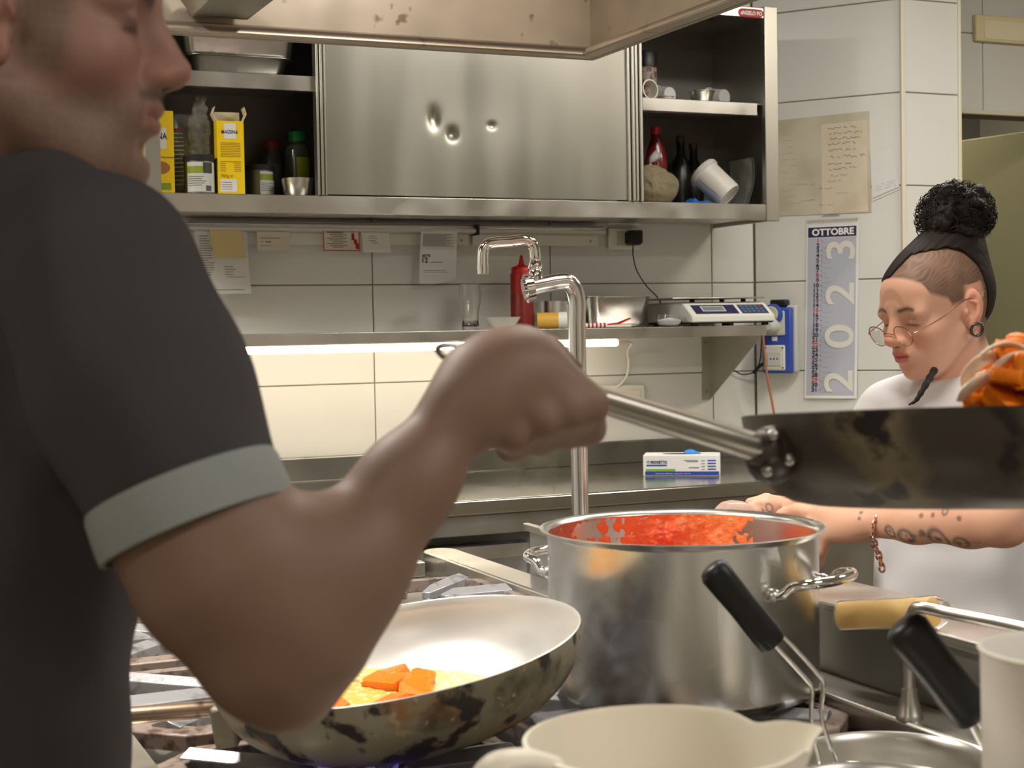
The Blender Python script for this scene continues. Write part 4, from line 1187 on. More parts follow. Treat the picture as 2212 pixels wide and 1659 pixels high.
# ================================================================== COOKING ISLAND
IZ = .92      # level of the pan supports and worktop
isl = thing('cooking_range', 'stainless steel gas range block with cast iron pan supports', 'stove', (.69, 1.75, 0))
IX0, IX1, IY0, IY1 = .265, 1.10, .58, 2.93
MB().box(IX0 + .02, IX1, IY0, IY1, .10, .862).build('body', T_STEELD, isl, bevel=.004)
MB().box(IX0, IX1, IY0, 1.0, .862, IZ).build('worktop', T_STEEL, isl, bevel=.006)
MB().box(IX0 + .02, IX1, 1.0, IY1, .862, .874).build('deck', T_STEELD, isl)
MB().prism([(IX0 - .012, .90), (IX0 - .012, .915), (IX0 - .004, IZ), (IX0 + .035, IZ), (IX0 + .04, .874), (IX0 + .02, .862), (IX0, .862)], 1.0, IY1, 'y').build('front_rail', T_STEEL, isl, bevel=.002)
# right border strip with rounded far end
pts = [(1.085, IY0), (1.155, IY0), (1.155, 2.90)]
for k in range(9):
    a = math.pi * k / 8
    pts.append((1.12 + .035 * math.cos(a), 2.90 + .035 * math.sin(a)))
pts.append((1.085, 2.90))
MB().prism(pts, .862, IZ + .003).build('border_strip', T_STEEL, isl, bevel=.004)
MB().box(IX0 + .05, IX1 - .02, 2.88, 2.925, .874, .905).build('far_rail', T_STEEL, isl, bevel=.003)
for x in (.32, 1.05):
    for y in (.65, 1.75, 2.85):
        MB().cyl((x, y, 0), (x, y, .1), .022).build('leg', T_STEELD, isl)
for k in range(5):
    y = 1.2 + .36 * k
    kn = MB().cyl((IX0 + .02, y, .78), (IX0 - .015, y, .78), .026, .023, seg=20).build('knob', T_BLACK, isl)
    MB().box(IX0 - .017, IX0 - .0145, y - .002, y + .002, .785, .803).build('pointer', T_PAPER, kn)
# pan supports (one thing each) and burners
def pan_support(label, cx, cy, w=.385):
    t = thing('pan_support', label, 'pan support', (cx, cy, .874), group='cast iron pan supports')
    h = w / 2
    c = .055
    def ring(o, z):
        k = h - o
        cc = c - o * .4
        return [(k, k - cc), (k - cc, k), (-k + cc, k), (-k, k - cc), (-k, -k + cc), (-k + cc, -k), (k - cc, -k), (k, -k + cc)]
    M = Matrix.Translation((cx, cy, 0))
    m = MB(M)
    A, B = ring(0, 0), ring(.028, 0)
    vs = [(p[0], p[1], z) for z in (.889, .909) for p in A] + [(p[0], p[1], z) for z in (.889, .912) for p in B]
    fs = []
    for i in range(8):
        j = (i + 1) % 8
        fs += [(i, j, 8 + j, 8 + i), (16 + j, 16 + i, 24 + i, 24 + j), (8 + i, 8 + j, 24 + j, 24 + i), (j, i, 16 + i, 16 + j)]
    m._add(vs, fs)
    m.build('rim', T_IRONR, t, bevel=.002)
    for k in range(8):
        a = math.pi / 4 * k
        L0, L1 = (.175 if k % 2 == 0 else .205), .055
        Mk = M @ Matrix.Rotation(a, 4, 'Z')
        wo, wi = (.030, .010) if k % 2 == 0 else (.020, .008)
        f = MB(Mk)
        f._add([(L0, -wo, .893), (L0, wo, .893), (L1, wi, .897), (L1, -wi, .897), (L0, -wo, .913), (L0, wo, .913), (L1, wi, .909), (L1, -wi, .909), (L0, 0, IZ), (L1 + .02, 0, IZ)],
               [(0, 3, 2, 1), (0, 1, 5, 4), (1, 2, 6, 5), (2, 3, 7, 6), (3, 0, 4, 7), (4, 5, 8), (5, 6, 9, 8), (6, 7, 9), (7, 4, 8, 9)])
        f.build('finger', T_IRON, t, smooth=25, bevel=.0012)
    for sx_, sy_ in ((1, 1), (1, -1), (-1, 1), (-1, -1)):
        MB(M).box(sx_ * (h - .07) - .012, sx_ * (h - .07) + .012, sy_ * (h - .02) - .008, sy_ * (h - .02) + .008, .8745, .895).build('foot', T_IRON, t)
    return t
BUR = [(.49, 1.52, 'under the tilted steel pan'), (.905, 1.62, 'under the sauce pot'), (.49, 1.94, 'behind the tilted pan, second row from the front'), (.905, 2.06, 'behind the sauce pot'), (.49, 2.36, 'third row, chef side'),
       (.905, 2.48, 'third row beside the border strip'), (.49, 2.725, 'last row, chef side')]
for x, y, lb in BUR:
    pan_support('cast iron pan support ' + lb, x, y, (.37 if y < 2.7 else .29))
burners = []
for i, (x, y, lb) in enumerate(BUR):
    t = thing('gas_burner', 'round gas burner ' + lb, 'burner', (x, y, .874), group='gas burners of the range')
    M = Matrix.Translation((x, y, .8745))
    MB(M).lathe([(0, 0), (.052, 0), (.050, .008), (.040, .010), (.038, .014), (0, .014)], 32).build('burner_ring', T_STEELD, t)
    MB(M).lathe([(.0, .014), (.036, .014), (.037, .017), (.033, .0205), (0, .0215)], 32).build('burner_cap', T_BLACKM, t)
flame = mat('gas_flame', (.1, .1, .4), 1., emit=((.34, .26, 1.), .30), alpha=.4)
x, y, _ = BUR[0]
fl = thing('gas_flame', 'blue violet gas flames licking from below the tilted steel pan', 'flame', (x, y, .886))
for k in range(18):
    a = 2 * math.pi * k / 18
    p0 = Vector((x + .040 * math.cos(a), y + .040 * math.sin(a), .884))
    p1 = p0 + Vector((.03 * math.cos(a), .03 * math.sin(a), .010))
    p2 = p0 + Vector((.058 * math.cos(a + .1), .058 * math.sin(a + .1), .024))
    MB().tube([p0, p1, p2], [.004, .0065, .0008], 8).build('tongue', flame, fl)

# ledge cabinet along the right side of the range
lg = thing('side_cabinet', 'low stainless steel partition cabinet along the right side of the range', 'cabinet', (1.23, 1.55, 0))
LX0, LX1, LZ = 1.157, 1.312, 1.003
MB().box(LX0 + .002, LX1, .60, 2.55, .05, LZ - .004).build('body', T_STEELD, lg, bevel=.002)
MB().box(LX0 - .006, LX1 + .004, .59, 2.56, LZ - .004, LZ).box(LX0 - .006, LX0 + .006, .59, 2.56, LZ, LZ + .010).build('top', T_STEEL, lg, bevel=.002)
MB().box(LX0 + .002, LX1, 2.562, 2.93, .05, .80).build('end_unit', T_STEELD, lg, bevel=.004)

# ================================================================== TALL FAUCET ON THE LEDGE
fc = thing('pot_filler_faucet', 'tall stainless pot filler faucet with chrome swan neck behind the sauce pot', 'faucet', (1.218, 2.40, LZ))
P0 = (1.2001, 2.4214, 1.2126)
MB().tube(smoothpath([(P0[0], P0[1], LZ), (P0[0], P0[1], 1.2), (P0[0], P0[1], 1.36), (P0[0], P0[1], 1.42), (1.1880, 2.4213, 1.4467), (1.1659, 2.4256, 1.4485), (1.1437, 2.4300, 1.4447), (1.1172, 2.4363, 1.4394)], 8), .0152, 20).build('column', T_PIPE, fc)
MB(Matrix.Translation((P0[0], P0[1], LZ))).lathe([(0, 0), (.034, 0), (.034, .006), (.022, .018), (.0155, .03)], 32).build('base_flange', T_CHROME, fc)
ca = Vector((1.1228, 2.4349, 1.4402)); cb_ = Vector((1.1101, 2.4383, 1.4379))
dvec = (cb_ - ca).normalized()
MB().cyl(ca, ca + dvec * .014, .023, .025, seg=28).cyl(ca + dvec * .014, ca + dvec * .018, .019, .018, seg=28).build('end_cap', T_CHROME, fc)
V0 = Vector((1.1270, 2.4341, 1.4474))
MB(Matrix.Translation(V0)).lathe([(0, 0), (.012, .004), (.0125, .020), (.010, .024), (.0125, .028), (.0125, .032), (.011, .036), (.0085, .046), (0, .046)], 28).build('swivel_joint', T_CHROME, fc)
MB().tube(smoothpath([tuple(V0 + Vector((0, 0, .04))), (1.1262, 2.4323, 1.4931), (1.1235, 2.4335, 1.5132), (1.1103, 2.4371, 1.5222), (1.0834, 2.4458, 1.5201), (1.0535, 2.4536, 1.5180), (1.0408, 2.4570, 1.5101), (1.0380, 2.4572, 1.4941), (1.0377, 2.4573, 1.4757)], 7), .0098, 18).build('swan_neck', T_CHROME, fc)
A1 = Vector((1.0377, 2.4573, 1.4805))
MB().cyl(A1, A1 - Vector((0, 0, .016)), .0105, .0098, seg=24).build('aerator', T_CHROME, fc)

# ================================================================== SAUCE POT
PX, PY, PZ, PR, PH = .954, 1.644, IZ + .001, .166, .200
CR = Vector((math.cos(YAW), -math.sin(YAW), 0)); FW = Vector((math.sin(YAW), math.cos(YAW), 0))
pt_ = thing('sauce_pot', 'tall stainless steel pot with tomato sauce smeared inside, two loop handles', 'pot', (PX, PY, PZ))
MP = Matrix.Translation((PX, PY, PZ))
MB(MP).lathe([(0, 0), (PR - .012, 0), (PR - .003, .004), (PR, .014), (PR, PH - .008), (PR + .002, PH - .003), (PR + .009, PH), (PR + .0095, PH + .0015), (PR + .007, PH + .0022), (PR - .001, PH - .002), (PR - .002, PH - .008), (PR - .002, .012), (PR - .012, .004), (0, .004)], 96).build('pot_body', T_POT, pt_, smooth=60)
def pot_handle(dirv, z):
    dirv = dirv.normalized()
    sd = Vector((-dirv.y, dirv.x, 0))
    c = Vector((PX, PY, 0))
    def q(o, s_, dz):
        return tuple(c + dirv * o + sd * s_ + Vector((0, 0, z + dz)))
    pts = [q(PR - .012, -.062, -.012), q(PR + .004, -.062, -.010), q(PR + .016, -.058, .0), q(PR + .036, -.050, .004), q(PR + .048, -.026, .005), q(PR + .051, 0, .005), q(PR + .048, .026, .005), q(PR + .036, .050, .004), q(PR + .016, .058, 0), q(PR + .004, .062, -.010), q(PR - .012, .062, -.012)]
    h = MB().tube(smoothpath(pts, 5), .0062, 14).build('handle', T_CHROME, pt_)
    for s_ in (-.062, .062):
        MB().ball(q(PR - .008, s_, -.011), (.010, .010, .009), 14, 8).build('weld_plate', T_POT, h)
hdir = -FW * math.cos(R(52)) + CR * math.sin(R(52))
pot_handle(hdir, PZ + .150)
pot_handle(-hdir, PZ + .150)
# tomato sauce: a thick ragged layer on the inner wall and the surface below
nu, nv = 520, 44
ang = np.linspace(0, 2 * math.pi, nu, endpoint=False)
vv = np.linspace(0, 1, nv)
zz = PH - .004 - vv * .075
A_, Z_ = np.meshgrid(ang, zz)
P3 = np.stack([np.cos(A_).ravel(), np.sin(A_).ravel(), Z_.ravel() * 6], 1)
big = vnoise(P3, 3.1, .5) + .5 * vnoise(P3, 9, 2.)
fine = vnoise(P3, 26, 1.) * .5 + vnoise(P3, 60, 3.) * .35
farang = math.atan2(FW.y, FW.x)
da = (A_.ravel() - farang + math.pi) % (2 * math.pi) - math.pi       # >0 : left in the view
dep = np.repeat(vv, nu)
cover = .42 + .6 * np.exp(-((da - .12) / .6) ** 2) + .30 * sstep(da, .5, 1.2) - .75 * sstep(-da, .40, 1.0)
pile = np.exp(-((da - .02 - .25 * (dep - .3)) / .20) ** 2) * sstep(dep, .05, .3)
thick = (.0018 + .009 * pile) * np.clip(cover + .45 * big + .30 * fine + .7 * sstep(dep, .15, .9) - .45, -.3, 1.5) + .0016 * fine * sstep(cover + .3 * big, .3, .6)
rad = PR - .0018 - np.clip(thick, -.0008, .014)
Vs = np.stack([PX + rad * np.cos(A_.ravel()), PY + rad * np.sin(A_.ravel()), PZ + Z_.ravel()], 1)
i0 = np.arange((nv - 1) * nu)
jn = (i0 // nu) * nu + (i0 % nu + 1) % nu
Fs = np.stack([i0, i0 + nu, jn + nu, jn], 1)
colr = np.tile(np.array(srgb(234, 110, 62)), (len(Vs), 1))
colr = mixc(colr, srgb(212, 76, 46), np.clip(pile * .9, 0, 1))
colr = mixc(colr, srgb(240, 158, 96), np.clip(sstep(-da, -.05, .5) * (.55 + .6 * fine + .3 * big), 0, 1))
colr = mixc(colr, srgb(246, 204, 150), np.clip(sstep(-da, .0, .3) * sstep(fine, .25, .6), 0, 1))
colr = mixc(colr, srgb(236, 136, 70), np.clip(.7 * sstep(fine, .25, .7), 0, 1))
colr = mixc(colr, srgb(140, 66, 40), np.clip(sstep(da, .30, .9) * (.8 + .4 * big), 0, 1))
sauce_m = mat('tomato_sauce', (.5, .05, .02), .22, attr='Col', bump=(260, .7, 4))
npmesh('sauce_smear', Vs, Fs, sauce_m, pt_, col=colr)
def sauce_top(u, v):
    a, r = 2 * math.pi * u, (PR - .004) * v
    x, y = r * math.cos(a), r * math.sin(a)
    return (PX + x, PY + y, PZ + .128 + .006 * mnoise.noise((x * 22, y * 22, 1)) + .003 * mnoise.noise((x * 70, y * 70, 4)))
ss = MB().grid(sauce_top, 64, 24).build('sauce', mat('tomato_sauce_top', srgb(216, 84, 42), .3, bump=(200, .6, 4)), pt_)

# ================================================================== TILTED STEEL PAN ON THE RANGE
soot = mat('charred_pan', srgb(176, 168, 146), .5, .15, bump=(60, .25, 5), rvar=.12,
           blot=[(5, srgb(140, 132, 110), .45, .65), (12, srgb(166, 112, 54), .58, .66), (22, srgb(64, 58, 54), .55, .60), (7, srgb(50, 46, 43), .60, .68), (60, srgb(190, 172, 140), .64, .68)])
pan_in = mat('pan_polished', (.86, .86, .85), .34, .6, bump=(30, .05), rvar=.05)
def pan_mesh(M, RR, HH, base, outer_m, inner_m, t, nm='pan_body', th=.002):
    pr = []
    n = 14
    for k in range(n + 1):           # outside, from centre bottom to rim
        s_ = k / n
        a = s_ * math.pi / 2
        pr.append((base + (RR - base) * math.sin(a) ** 1.0 if k else base, HH * (1 - math.cos(a)) ** 1.05))
    outer = [(0, 0), (base * .6, 0)] + pr
    b = MB(M).lathe(outer, 96).build(nm, outer_m, t, smooth=60)
    inner = [(p[0], p[1]) for p in pr[::-1]]
    inn = [(RR, HH), (RR - th * .5, HH + th * .4), (RR - th, HH)] + [(max(0, r - th), z + th) for r, z in inner[1:]] + [(0, th)]
    MB(M).lathe(inn, 96).build('inside', inner_m, b, smooth=60)
    return b
PC = Vector((0.5534, 1.5705, 1.0258))
tilt_r, tilt_f = R(8.3), R(3.2)
Xp = (CR * math.cos(tilt_r) + Vector((0, 0, 1)) * math.sin(tilt_r)).normalized()
Yp = (FW * math.cos(tilt_f) + Vector((0, 0, 1)) * math.sin(tilt_f))
Zp = Xp.cross(Yp).normalized()
PANH = .095
MPan = frame(PC - Zp * PANH, Xp, Zp)
pn = thing('steel_frying_pan', 'wide charred steel pan with polished inside tilted on the pan support', 'pan', M=MPan)
pan_mesh(MPan, .2025, PANH, .070, soot, pan_in, pn)
# handle to the left: flat bar with bracket
hs = mat('heat_tinted_steel', (.60, .45, .34), .3, 1., blot=[(30, (.16, .10, .07), .56, .66)])
hb = MB(MPan)
pts = [(-.184, -.050, .072), (-.215, -.058, .078), (-.30, -.078, .091), (-.37, -.094, .101), (-.43, -.108, .110)]
hb.tube(smoothpath(pts, 5), .0125, 14, flat=(1.0, .72))
hdl = hb.build('handle', hs, pn)
MB(MPan).box(-.197, -.172, -.075, -.028, .036, .080).build('bracket', soot, hdl, bevel=.004)
for yv_, zv_ in ((-.065, .072), (-.038, .072), (-.052, .048)):
    MB(MPan).ball((-.193 + .002, yv_, zv_), .005, 10, 6).build('rivet', T_STEELD, hdl)
# food in the pan: level broth gathered on the low side
def pan_r(zl):
    c = 1 - min(1., max(0., zl / PANH)) ** (1 / 1.05)
    return .070 + .1325 * math.sqrt(max(0., 1 - c * c)) - .004
ZL = .963
ctr = Vector((PC.x, PC.y, ZL)) - CR * .045 + FW * .02
MPi = MPan.inverted()
def inside(p):
    q = MPi @ p
    return q.z > .0035 and math.hypot(q.x, q.y) < (pan_r(q.z) if q.z > .004 else .07)
edge = []
for k in range(72):
    a = 2 * math.pi * k / 72
    dv_ = Vector((math.cos(a), math.sin(a), 0))
    r = .002
    while r < .22 and inside(ctr + dv_ * r):
        r += .002
    edge.append(r)
def lq(u, v):
    k = u * 72
    e = edge[int(k) % 72]
    p = ctr + Vector((math.cos(2 * math.pi * u), math.sin(2 * math.pi * u), 0)) * e * v
    return (p.x, p.y, ZL + (.0025 * mnoise.noise((p.x * 70, p.y * 70, 1)) + .002 * mnoise.noise((p.x * 190, p.y * 190, 4))) * (1 - v ** 6) + .004 * max(0, v - .8) / .2)
st_ = MB().grid(lq, 72, 22).build('broth', mat('yellow_broth', srgb(222, 196, 96), .18, bump=(300, .8), blot=[(120, srgb(240, 234, 178), .55, .65)]), pn)
orange = mat('cooked_squash', srgb(246, 132, 14), .35, sss=.3, blot=[(20, srgb(226, 96, 10), .5, .7), (14, srgb(252, 170, 40), .6, .75)])
squash_meshes = []
for k in range(5):
    bm = bmesh.new()
    bmesh.ops.create_cube(bm, size=1)
    bmesh.ops.bevel(bm, geom=bm.edges[:], offset=.16, segments=2, profile=.6, affect='EDGES')
    rr = random.Random(k)
    for v_ in bm.verts:
        v_.co.x *= 1 + .25 * rr.uniform(-1, 1) * v_.co.z
        v_.co += Vector((rr.uniform(-.04, .04), rr.uniform(-.04, .04), rr.uniform(-.04, .04)))
    me = bpy.data.meshes.new('squash_chunk')
    bm.to_mesh(me)
    bm.free()
    me.materials.append(orange)
    me.polygons.foreach_set('use_smooth', [True] * len(me.polygons))
    me.set_sharp_from_angle(angle=R(50))
    squash_meshes.append(me)
def chunk(label, p, size, rot, group, name='squash_chunk', me=None):
    o = bpy.data.objects.new(name, me or squash_meshes[chunk.i % 5])
    chunk.i += 1
    COL.objects.link(o)
    o.matrix_world = Matrix.Translation(p) @ Euler(rot).to_matrix().to_4x4() @ Matrix.Diagonal((*size, 1))
    WORLD[o.name] = o.matrix_world.copy()
    return tag(o, label, 'food', group)
chunk.i = 0
rr = random.Random(4)
names = ['leftmost', 'left', 'middle', 'right']
k = 0
while k < 15:
    p = Vector((PC.x, PC.y, ZL + .001 + .006 * rr.random())) + CR * rr.uniform(-.15, .03) + FW * rr.uniform(-.08, .115)
    if not inside(p + CR * -.02) or not inside(p + FW * .02) or not inside(p - FW * .02):
        continue
    chunk('orange squash piece simmering in the tilted steel pan', p, (.040 + .02 * rr.random(), .030, .015), (rr.uniform(-.35, .35), rr.uniform(-.35, .35), rr.uniform(0, 3)), 'squash pieces in the tilted pan')
    k += 1

# ================================================================== TOSSED PAN IN THE AIR
black_pan = mat('blackened_pan', srgb(66, 58, 50), .5, .15, bump=(40, .25, 5), rvar=.12,
                blot=[(6, srgb(150, 136, 104), .45, .62), (9, srgb(112, 68, 42), .56, .68), (5, srgb(38, 33, 30), .52, .64), (24, srgb(34, 30, 28), .56, .64)])
TC = Vector((0.8185, 0.9498, 1.2974))
tl = R(4.6)
Zt = (Vector((0, 0, 1)) * math.cos(tl) + FW * math.sin(tl)).normalized()
MT = frame(TC - Zt * .070, CR, Zt)
tp_ = thing('black_frying_pan', 'blackened frying pan held in the air by the chef', 'pan', M=MT)
def toss_profile():
    RR, HH, base = .183, .070, .128
    out = [(0, 0), (base * .5, 0), (base, 0), (base + .016, .003), (base + .030, .010), (base + .041, .022), (RR - .006, .040), (RR - .002, .058), (RR, HH)]
    return out
op = toss_profile()
bdy2 = MB(MT).lathe(op, 96).build('pan_body', black_pan, tp_, smooth=60)
MB(MT).lathe([(op[-1][0], op[-1][1]), (op[-1][0] - .001, op[-1][1] + .001), (op[-1][0] - .0022, op[-1][1])] + [(max(0, r - .0022), z + .002) for r, z in op[::-1][1:]], 96).build('inside', mat('seasoned_inside', srgb(40, 38, 36), .35, .5), bdy2, smooth=60)
HA, HB_ = Vector((0.6238, 0.9541, 1.2775)), Vector((0.4876, 0.9543, 1.3200))
HC, HD_ = Vector((0.4072, 0.9538, 1.3453)), Vector((0.3743, 0.9531, 1.3557))
hsteel = mat('handle_steel', (.27, .25, .22), .36, 1., bump=(30, .05), blot=[(14, (.22, .15, .10), .6, .75)])
hm = MB().tube([HA, HA.lerp(HB_, .06), HA.lerp(HB_, .5), HB_, HC], [.0115, .0135, .0125, .0115, .0105], 20, flat=(1., .82)).build('handle', hsteel, tp_)
dv = (HD_ - HC).normalized()
upv = Vector((0, 0, 1))
upv = (upv - dv * upv.dot(dv)).normalized()
loop = [HC + upv * .006, HC + dv * .02 + upv * .007, HD_ + upv * .004, HD_ + dv * .006, HD_ - upv * .004, HC + dv * .02 - upv * .007, HC - upv * .006]
MB().tube(smoothpath([tuple(p) for p in loop], 5), .0022, 8).build('hanging_loop', hsteel, hm)
br = Vector((0.6334, 0.9553, 1.2725))
MB().ball(HA, (.018, .016, .015), 16, 10).ball(HA.lerp(br, .8), (.022, .016, .022), 16, 10).build('bracket', black_pan, hm)
for dx_, dz_ in ((.004, .012), (.016, -.006), (.0, -.014)):
    MB().ball(HA + CR * dx_ + Vector((0, 0, dz_)) - FW * .016, .0045, 10, 6).build('rivet', T_STEELD, hm)
rr = random.Random(11)
pinkm = mat('pink_prawn', srgb(226, 150, 118), .3, sss=.35)
def toss(px_list):
    for k, (p, s_) in enumerate(px_list):
        chunk('orange squash chunk flying above the black pan', Vector(p), (s_ * .86, s_ * .62, s_ * .42), (rr.uniform(0, 3), rr.uniform(0, 3), rr.uniform(0, 3)), 'tossed squash chunks')
toss([((0.8429, 0.9390, 1.3392), .036), ((0.8382, 0.9521, 1.3301), .030), ((0.8385, 0.9191, 1.3307), .034), ((0.8366, 0.9637, 1.3079), .032), ((0.8291, 0.9342, 1.3063), .036), ((0.8564, 0.9440, 1.3035), .036), ((0.8555, 0.9772, 1.3161), .026),
      ((0.8676, 0.9281, 1.3333), .034), ((0.8774, 0.9237, 1.3114), .036), ((0.8498, 0.9141, 1.3038), .034), ((0.9021, 0.9347, 1.2992), .034), ((0.8613, 0.9527, 1.3449), .030), ((0.8245, 0.9253, 1.3256), .028), ((0.8172, 0.9504, 1.3025), .028), ((0.8621, 0.9415, 1.3132), .032), ((0.8614, 0.9636, 1.3126), .028)])
onion = mat('pale_onion', srgb(236, 222, 200), .3, sss=.3)
for k, p in enumerate([(0.8303, 0.9337, 1.3349), (0.8372, 0.9252, 1.3252), (0.8244, 0.9418, 1.3083), (0.8312, 0.9442, 1.3250)]):
    t = thing('onion_slice', 'pale translucent onion slice flying above the black pan', 'food', p, 'tossed onion slices')
    c = Vector(p)
    pts = [tuple(c + CR * (.022 * math.cos(a)) + Vector((0, 0, .016 * math.sin(a))) + FW * .006 * math.sin(2 * a)) for a in [(.3 * k + 2.6 * i / 7) for i in range(8)]]
    MB().tube(smoothpath(pts, 3), .0045, 10, flat=(.35, 1.2)).build('slice', onion, t)
for k, p in enumerate([(0.8425, 0.9337, 1.3188), (0.8345, 0.9428, 1.3141), (0.8626, 0.9303, 1.3171)]):
    t = thing('prawn', 'pale pink curled prawn flying above the black pan', 'food', p, 'tossed prawns')
    c = Vector(p)
    pts = [tuple(c + CR * (.019 * math.cos(a)) + Vector((0, 0, .010 * math.sin(a) + .004)) + FW * .004 * k) for a in [(-.4 + 3.6 * i / 7) for i in range(8)]]
    MB().tube(smoothpath(pts, 3), [.004 + .005 * math.sin(math.pi * min(1, i / 16 + .12)) for i in range(22)], 10).build('flesh', pinkm, t)

# ================================================================== PASTA BASKETS, JUGS, TAP, BAIN MARIE
def basket(label, g0, g1, wires, base, gr, dp=.028):
    t = thing('pasta_basket', label, 'basket', base, group='pasta baskets with black grips')
    g0, g1 = Vector(g0), Vector(g1)
    d = (g1 - g0).normalized()
    L = (g1 - g0).length
    prof = [(0, .55), (.03, .9), (.09, 1.08), (.2, 1.05), (.5, .98), (.85, 1.02), (.97, .98), (1.0, .86)]
    MB().tube([g0 + d * L * s_ for s_, r in prof], [gr * r for s_, r in prof], 20, flat=(.82, 1.0)).build('grip', T_BLACK, t)
    for w in wires:
        MB().tube(smoothpath(w, 5), .0021, 10).build('wire', T_CHROME, t)
    bx, by, bz = base
    for z, r in ((0, .050), (-dp * .5, .048), (-dp, .044)):
        MB().tube([(bx + r * math.cos(a), by + r * math.sin(a), bz + z) for a in [2 * math.pi * k / 24 for k in range(24)]], .0018, 8, closed=True).build('hoop', T_CHROME, t)
    for k in range(12):
        a = 2 * math.pi * k / 12
        MB().tube([(bx + .050 * math.cos(a), by + .050 * math.sin(a), bz), (bx + .044 * math.cos(a), by + .044 * math.sin(a), bz - dp), (bx, by, bz - dp - .002)], .0011, 6).build('rib', T_CHROME, t)
    return t
basket('pasta basket whose black grip stands before the sauce pot', (0.7819, 1.2942, 1.1339), (0.8388, 1.2690, 1.0551),
       [[(0.8340, 1.2711, 1.0744), (0.8505, 1.2638, 1.0590), (0.8793, 1.2565, 1.0258), (0.8870, 1.2553, 1.0132), (0.8868, 1.2587, 0.9792), (0.9023, 1.2572, 0.9336), (0.9089, 1.2543, 0.9078)],
        [(0.8318, 1.2721, 1.0630), (0.8437, 1.2668, 1.0491), (0.8704, 1.2604, 1.0186), (0.8765, 1.2599, 1.0079), (0.8775, 1.2627, 0.9771), (0.8876, 1.2638, 0.9339), (0.8933, 1.2612, 0.9082)]],
       (.940, 1.262, .912), .0148)
basket('pasta basket whose black grip stands beside the tall white jug', (0.7620, 0.9749, 1.1335), (0.8157, 0.9511, 1.0573),
       [[(0.8097, 0.9537, 1.0684), (0.8213, 0.9486, 1.0461), (0.8345, 0.9428, 1.0238), (0.8460, 0.9377, 0.9941), (0.8579, 0.9433, 0.9611)],
        [(0.8064, 0.9552, 1.0648), (0.8169, 0.9505, 1.0418), (0.8294, 0.9450, 1.0184), (0.8393, 0.9406, 0.9905), (0.8512, 0.9463, 0.9612)]],
       ((0.8681, 0.9388, 0.9720)[0], (0.8681, 0.9388, 0.9720)[1], .975), .0172, .05)
def round_pan(name, label, x, y, z, r, h, m_=T_POT, cat='pan'):
    t = thing(name, label, cat, (x, y, z))
    MB(Matrix.Translation((x, y, z))).lathe([(0, 0), (r * .9, 0), (r * .96, .008), (r * .985, h - .012), (r * .99, h - .006), (r * 1.02, h - .001), (r * 1.04, h), (r * 1.045, h - .003), (r * 1.05, h), (r * 1.03, h + .003), (r, h + .001), (r * .965, h - .006), (r * .955, h - .02), (r * .93, .012), (r * .87, .004), (0, .004)], 80).build('pan_body', m_, t, smooth=60)
    return t
round_pan('bain_marie_well', 'round steel bain-marie well sunk beside the small tap', .975, 1.262, .8762, .092, .05, T_STEEL, 'basin')
rp2 = round_pan('bain_marie_pan', 'round steel pan rim in front of the bain-marie well', .835, 1.10, .8762, .086, .078, T_STEEL)
deckm = MB().box(.66, IX1 - .016, 1.002, 1.40, .8742, .876).build('deck_plate', T_STEEL, isl)
tap = thing('water_tap', 'small steel column tap with long swivel spout at the range corner', 'tap', (1.098, 1.39, IZ))
TX, TY = 1.098, 1.39
MB(Matrix.Translation((TX, TY, IZ + .003))).lathe([(0, 0), (.0155, 0), (.0155, .004), (.014, .006), (.009, .028), (.0085, .034), (0, .034)], 28).build('base_cone', T_STEEL, tap)
MB().tube(smoothpath([(TX, TY, IZ + .03), (TX, TY, 1.0), (TX, TY, 1.032), (1.1000, 1.3851, 1.0444), (1.0984, 1.3727, 1.0517), (1.1110, 1.3452, 1.0498), (1.1243, 1.3011, 1.0478), (1.1413, 1.2552, 1.0445), (1.1568, 1.1937, 1.0403)], 8), .0068, 16).build('spout', T_STEEL, tap)
fr = thing('film_roll', 'yellow roll wrapped in cling film lying on the ledge before the woman', 'roll', (1.24, 1.6, LZ))
ra, rb = Vector((1.1177, 1.5391, 1.0132)), Vector((1.1630, 1.4261, 1.0320))
MB().cyl(ra, rb, .0185, seg=28).build('roll', mat('butter_yellow', srgb(240, 198, 118), .45), fr)
da_ = (rb - ra).normalized()
MB().tube([ra - da_ * .002, ra.lerp(rb, .3), ra.lerp(rb, .7), rb + da_ * .006, rb + da_ * .016], [.0188, .0192, .0190, .0192, .012], 28).build('film', mat('roll_film', (1, 1, 1), .12, trans=.97, ior=1.06), fr)
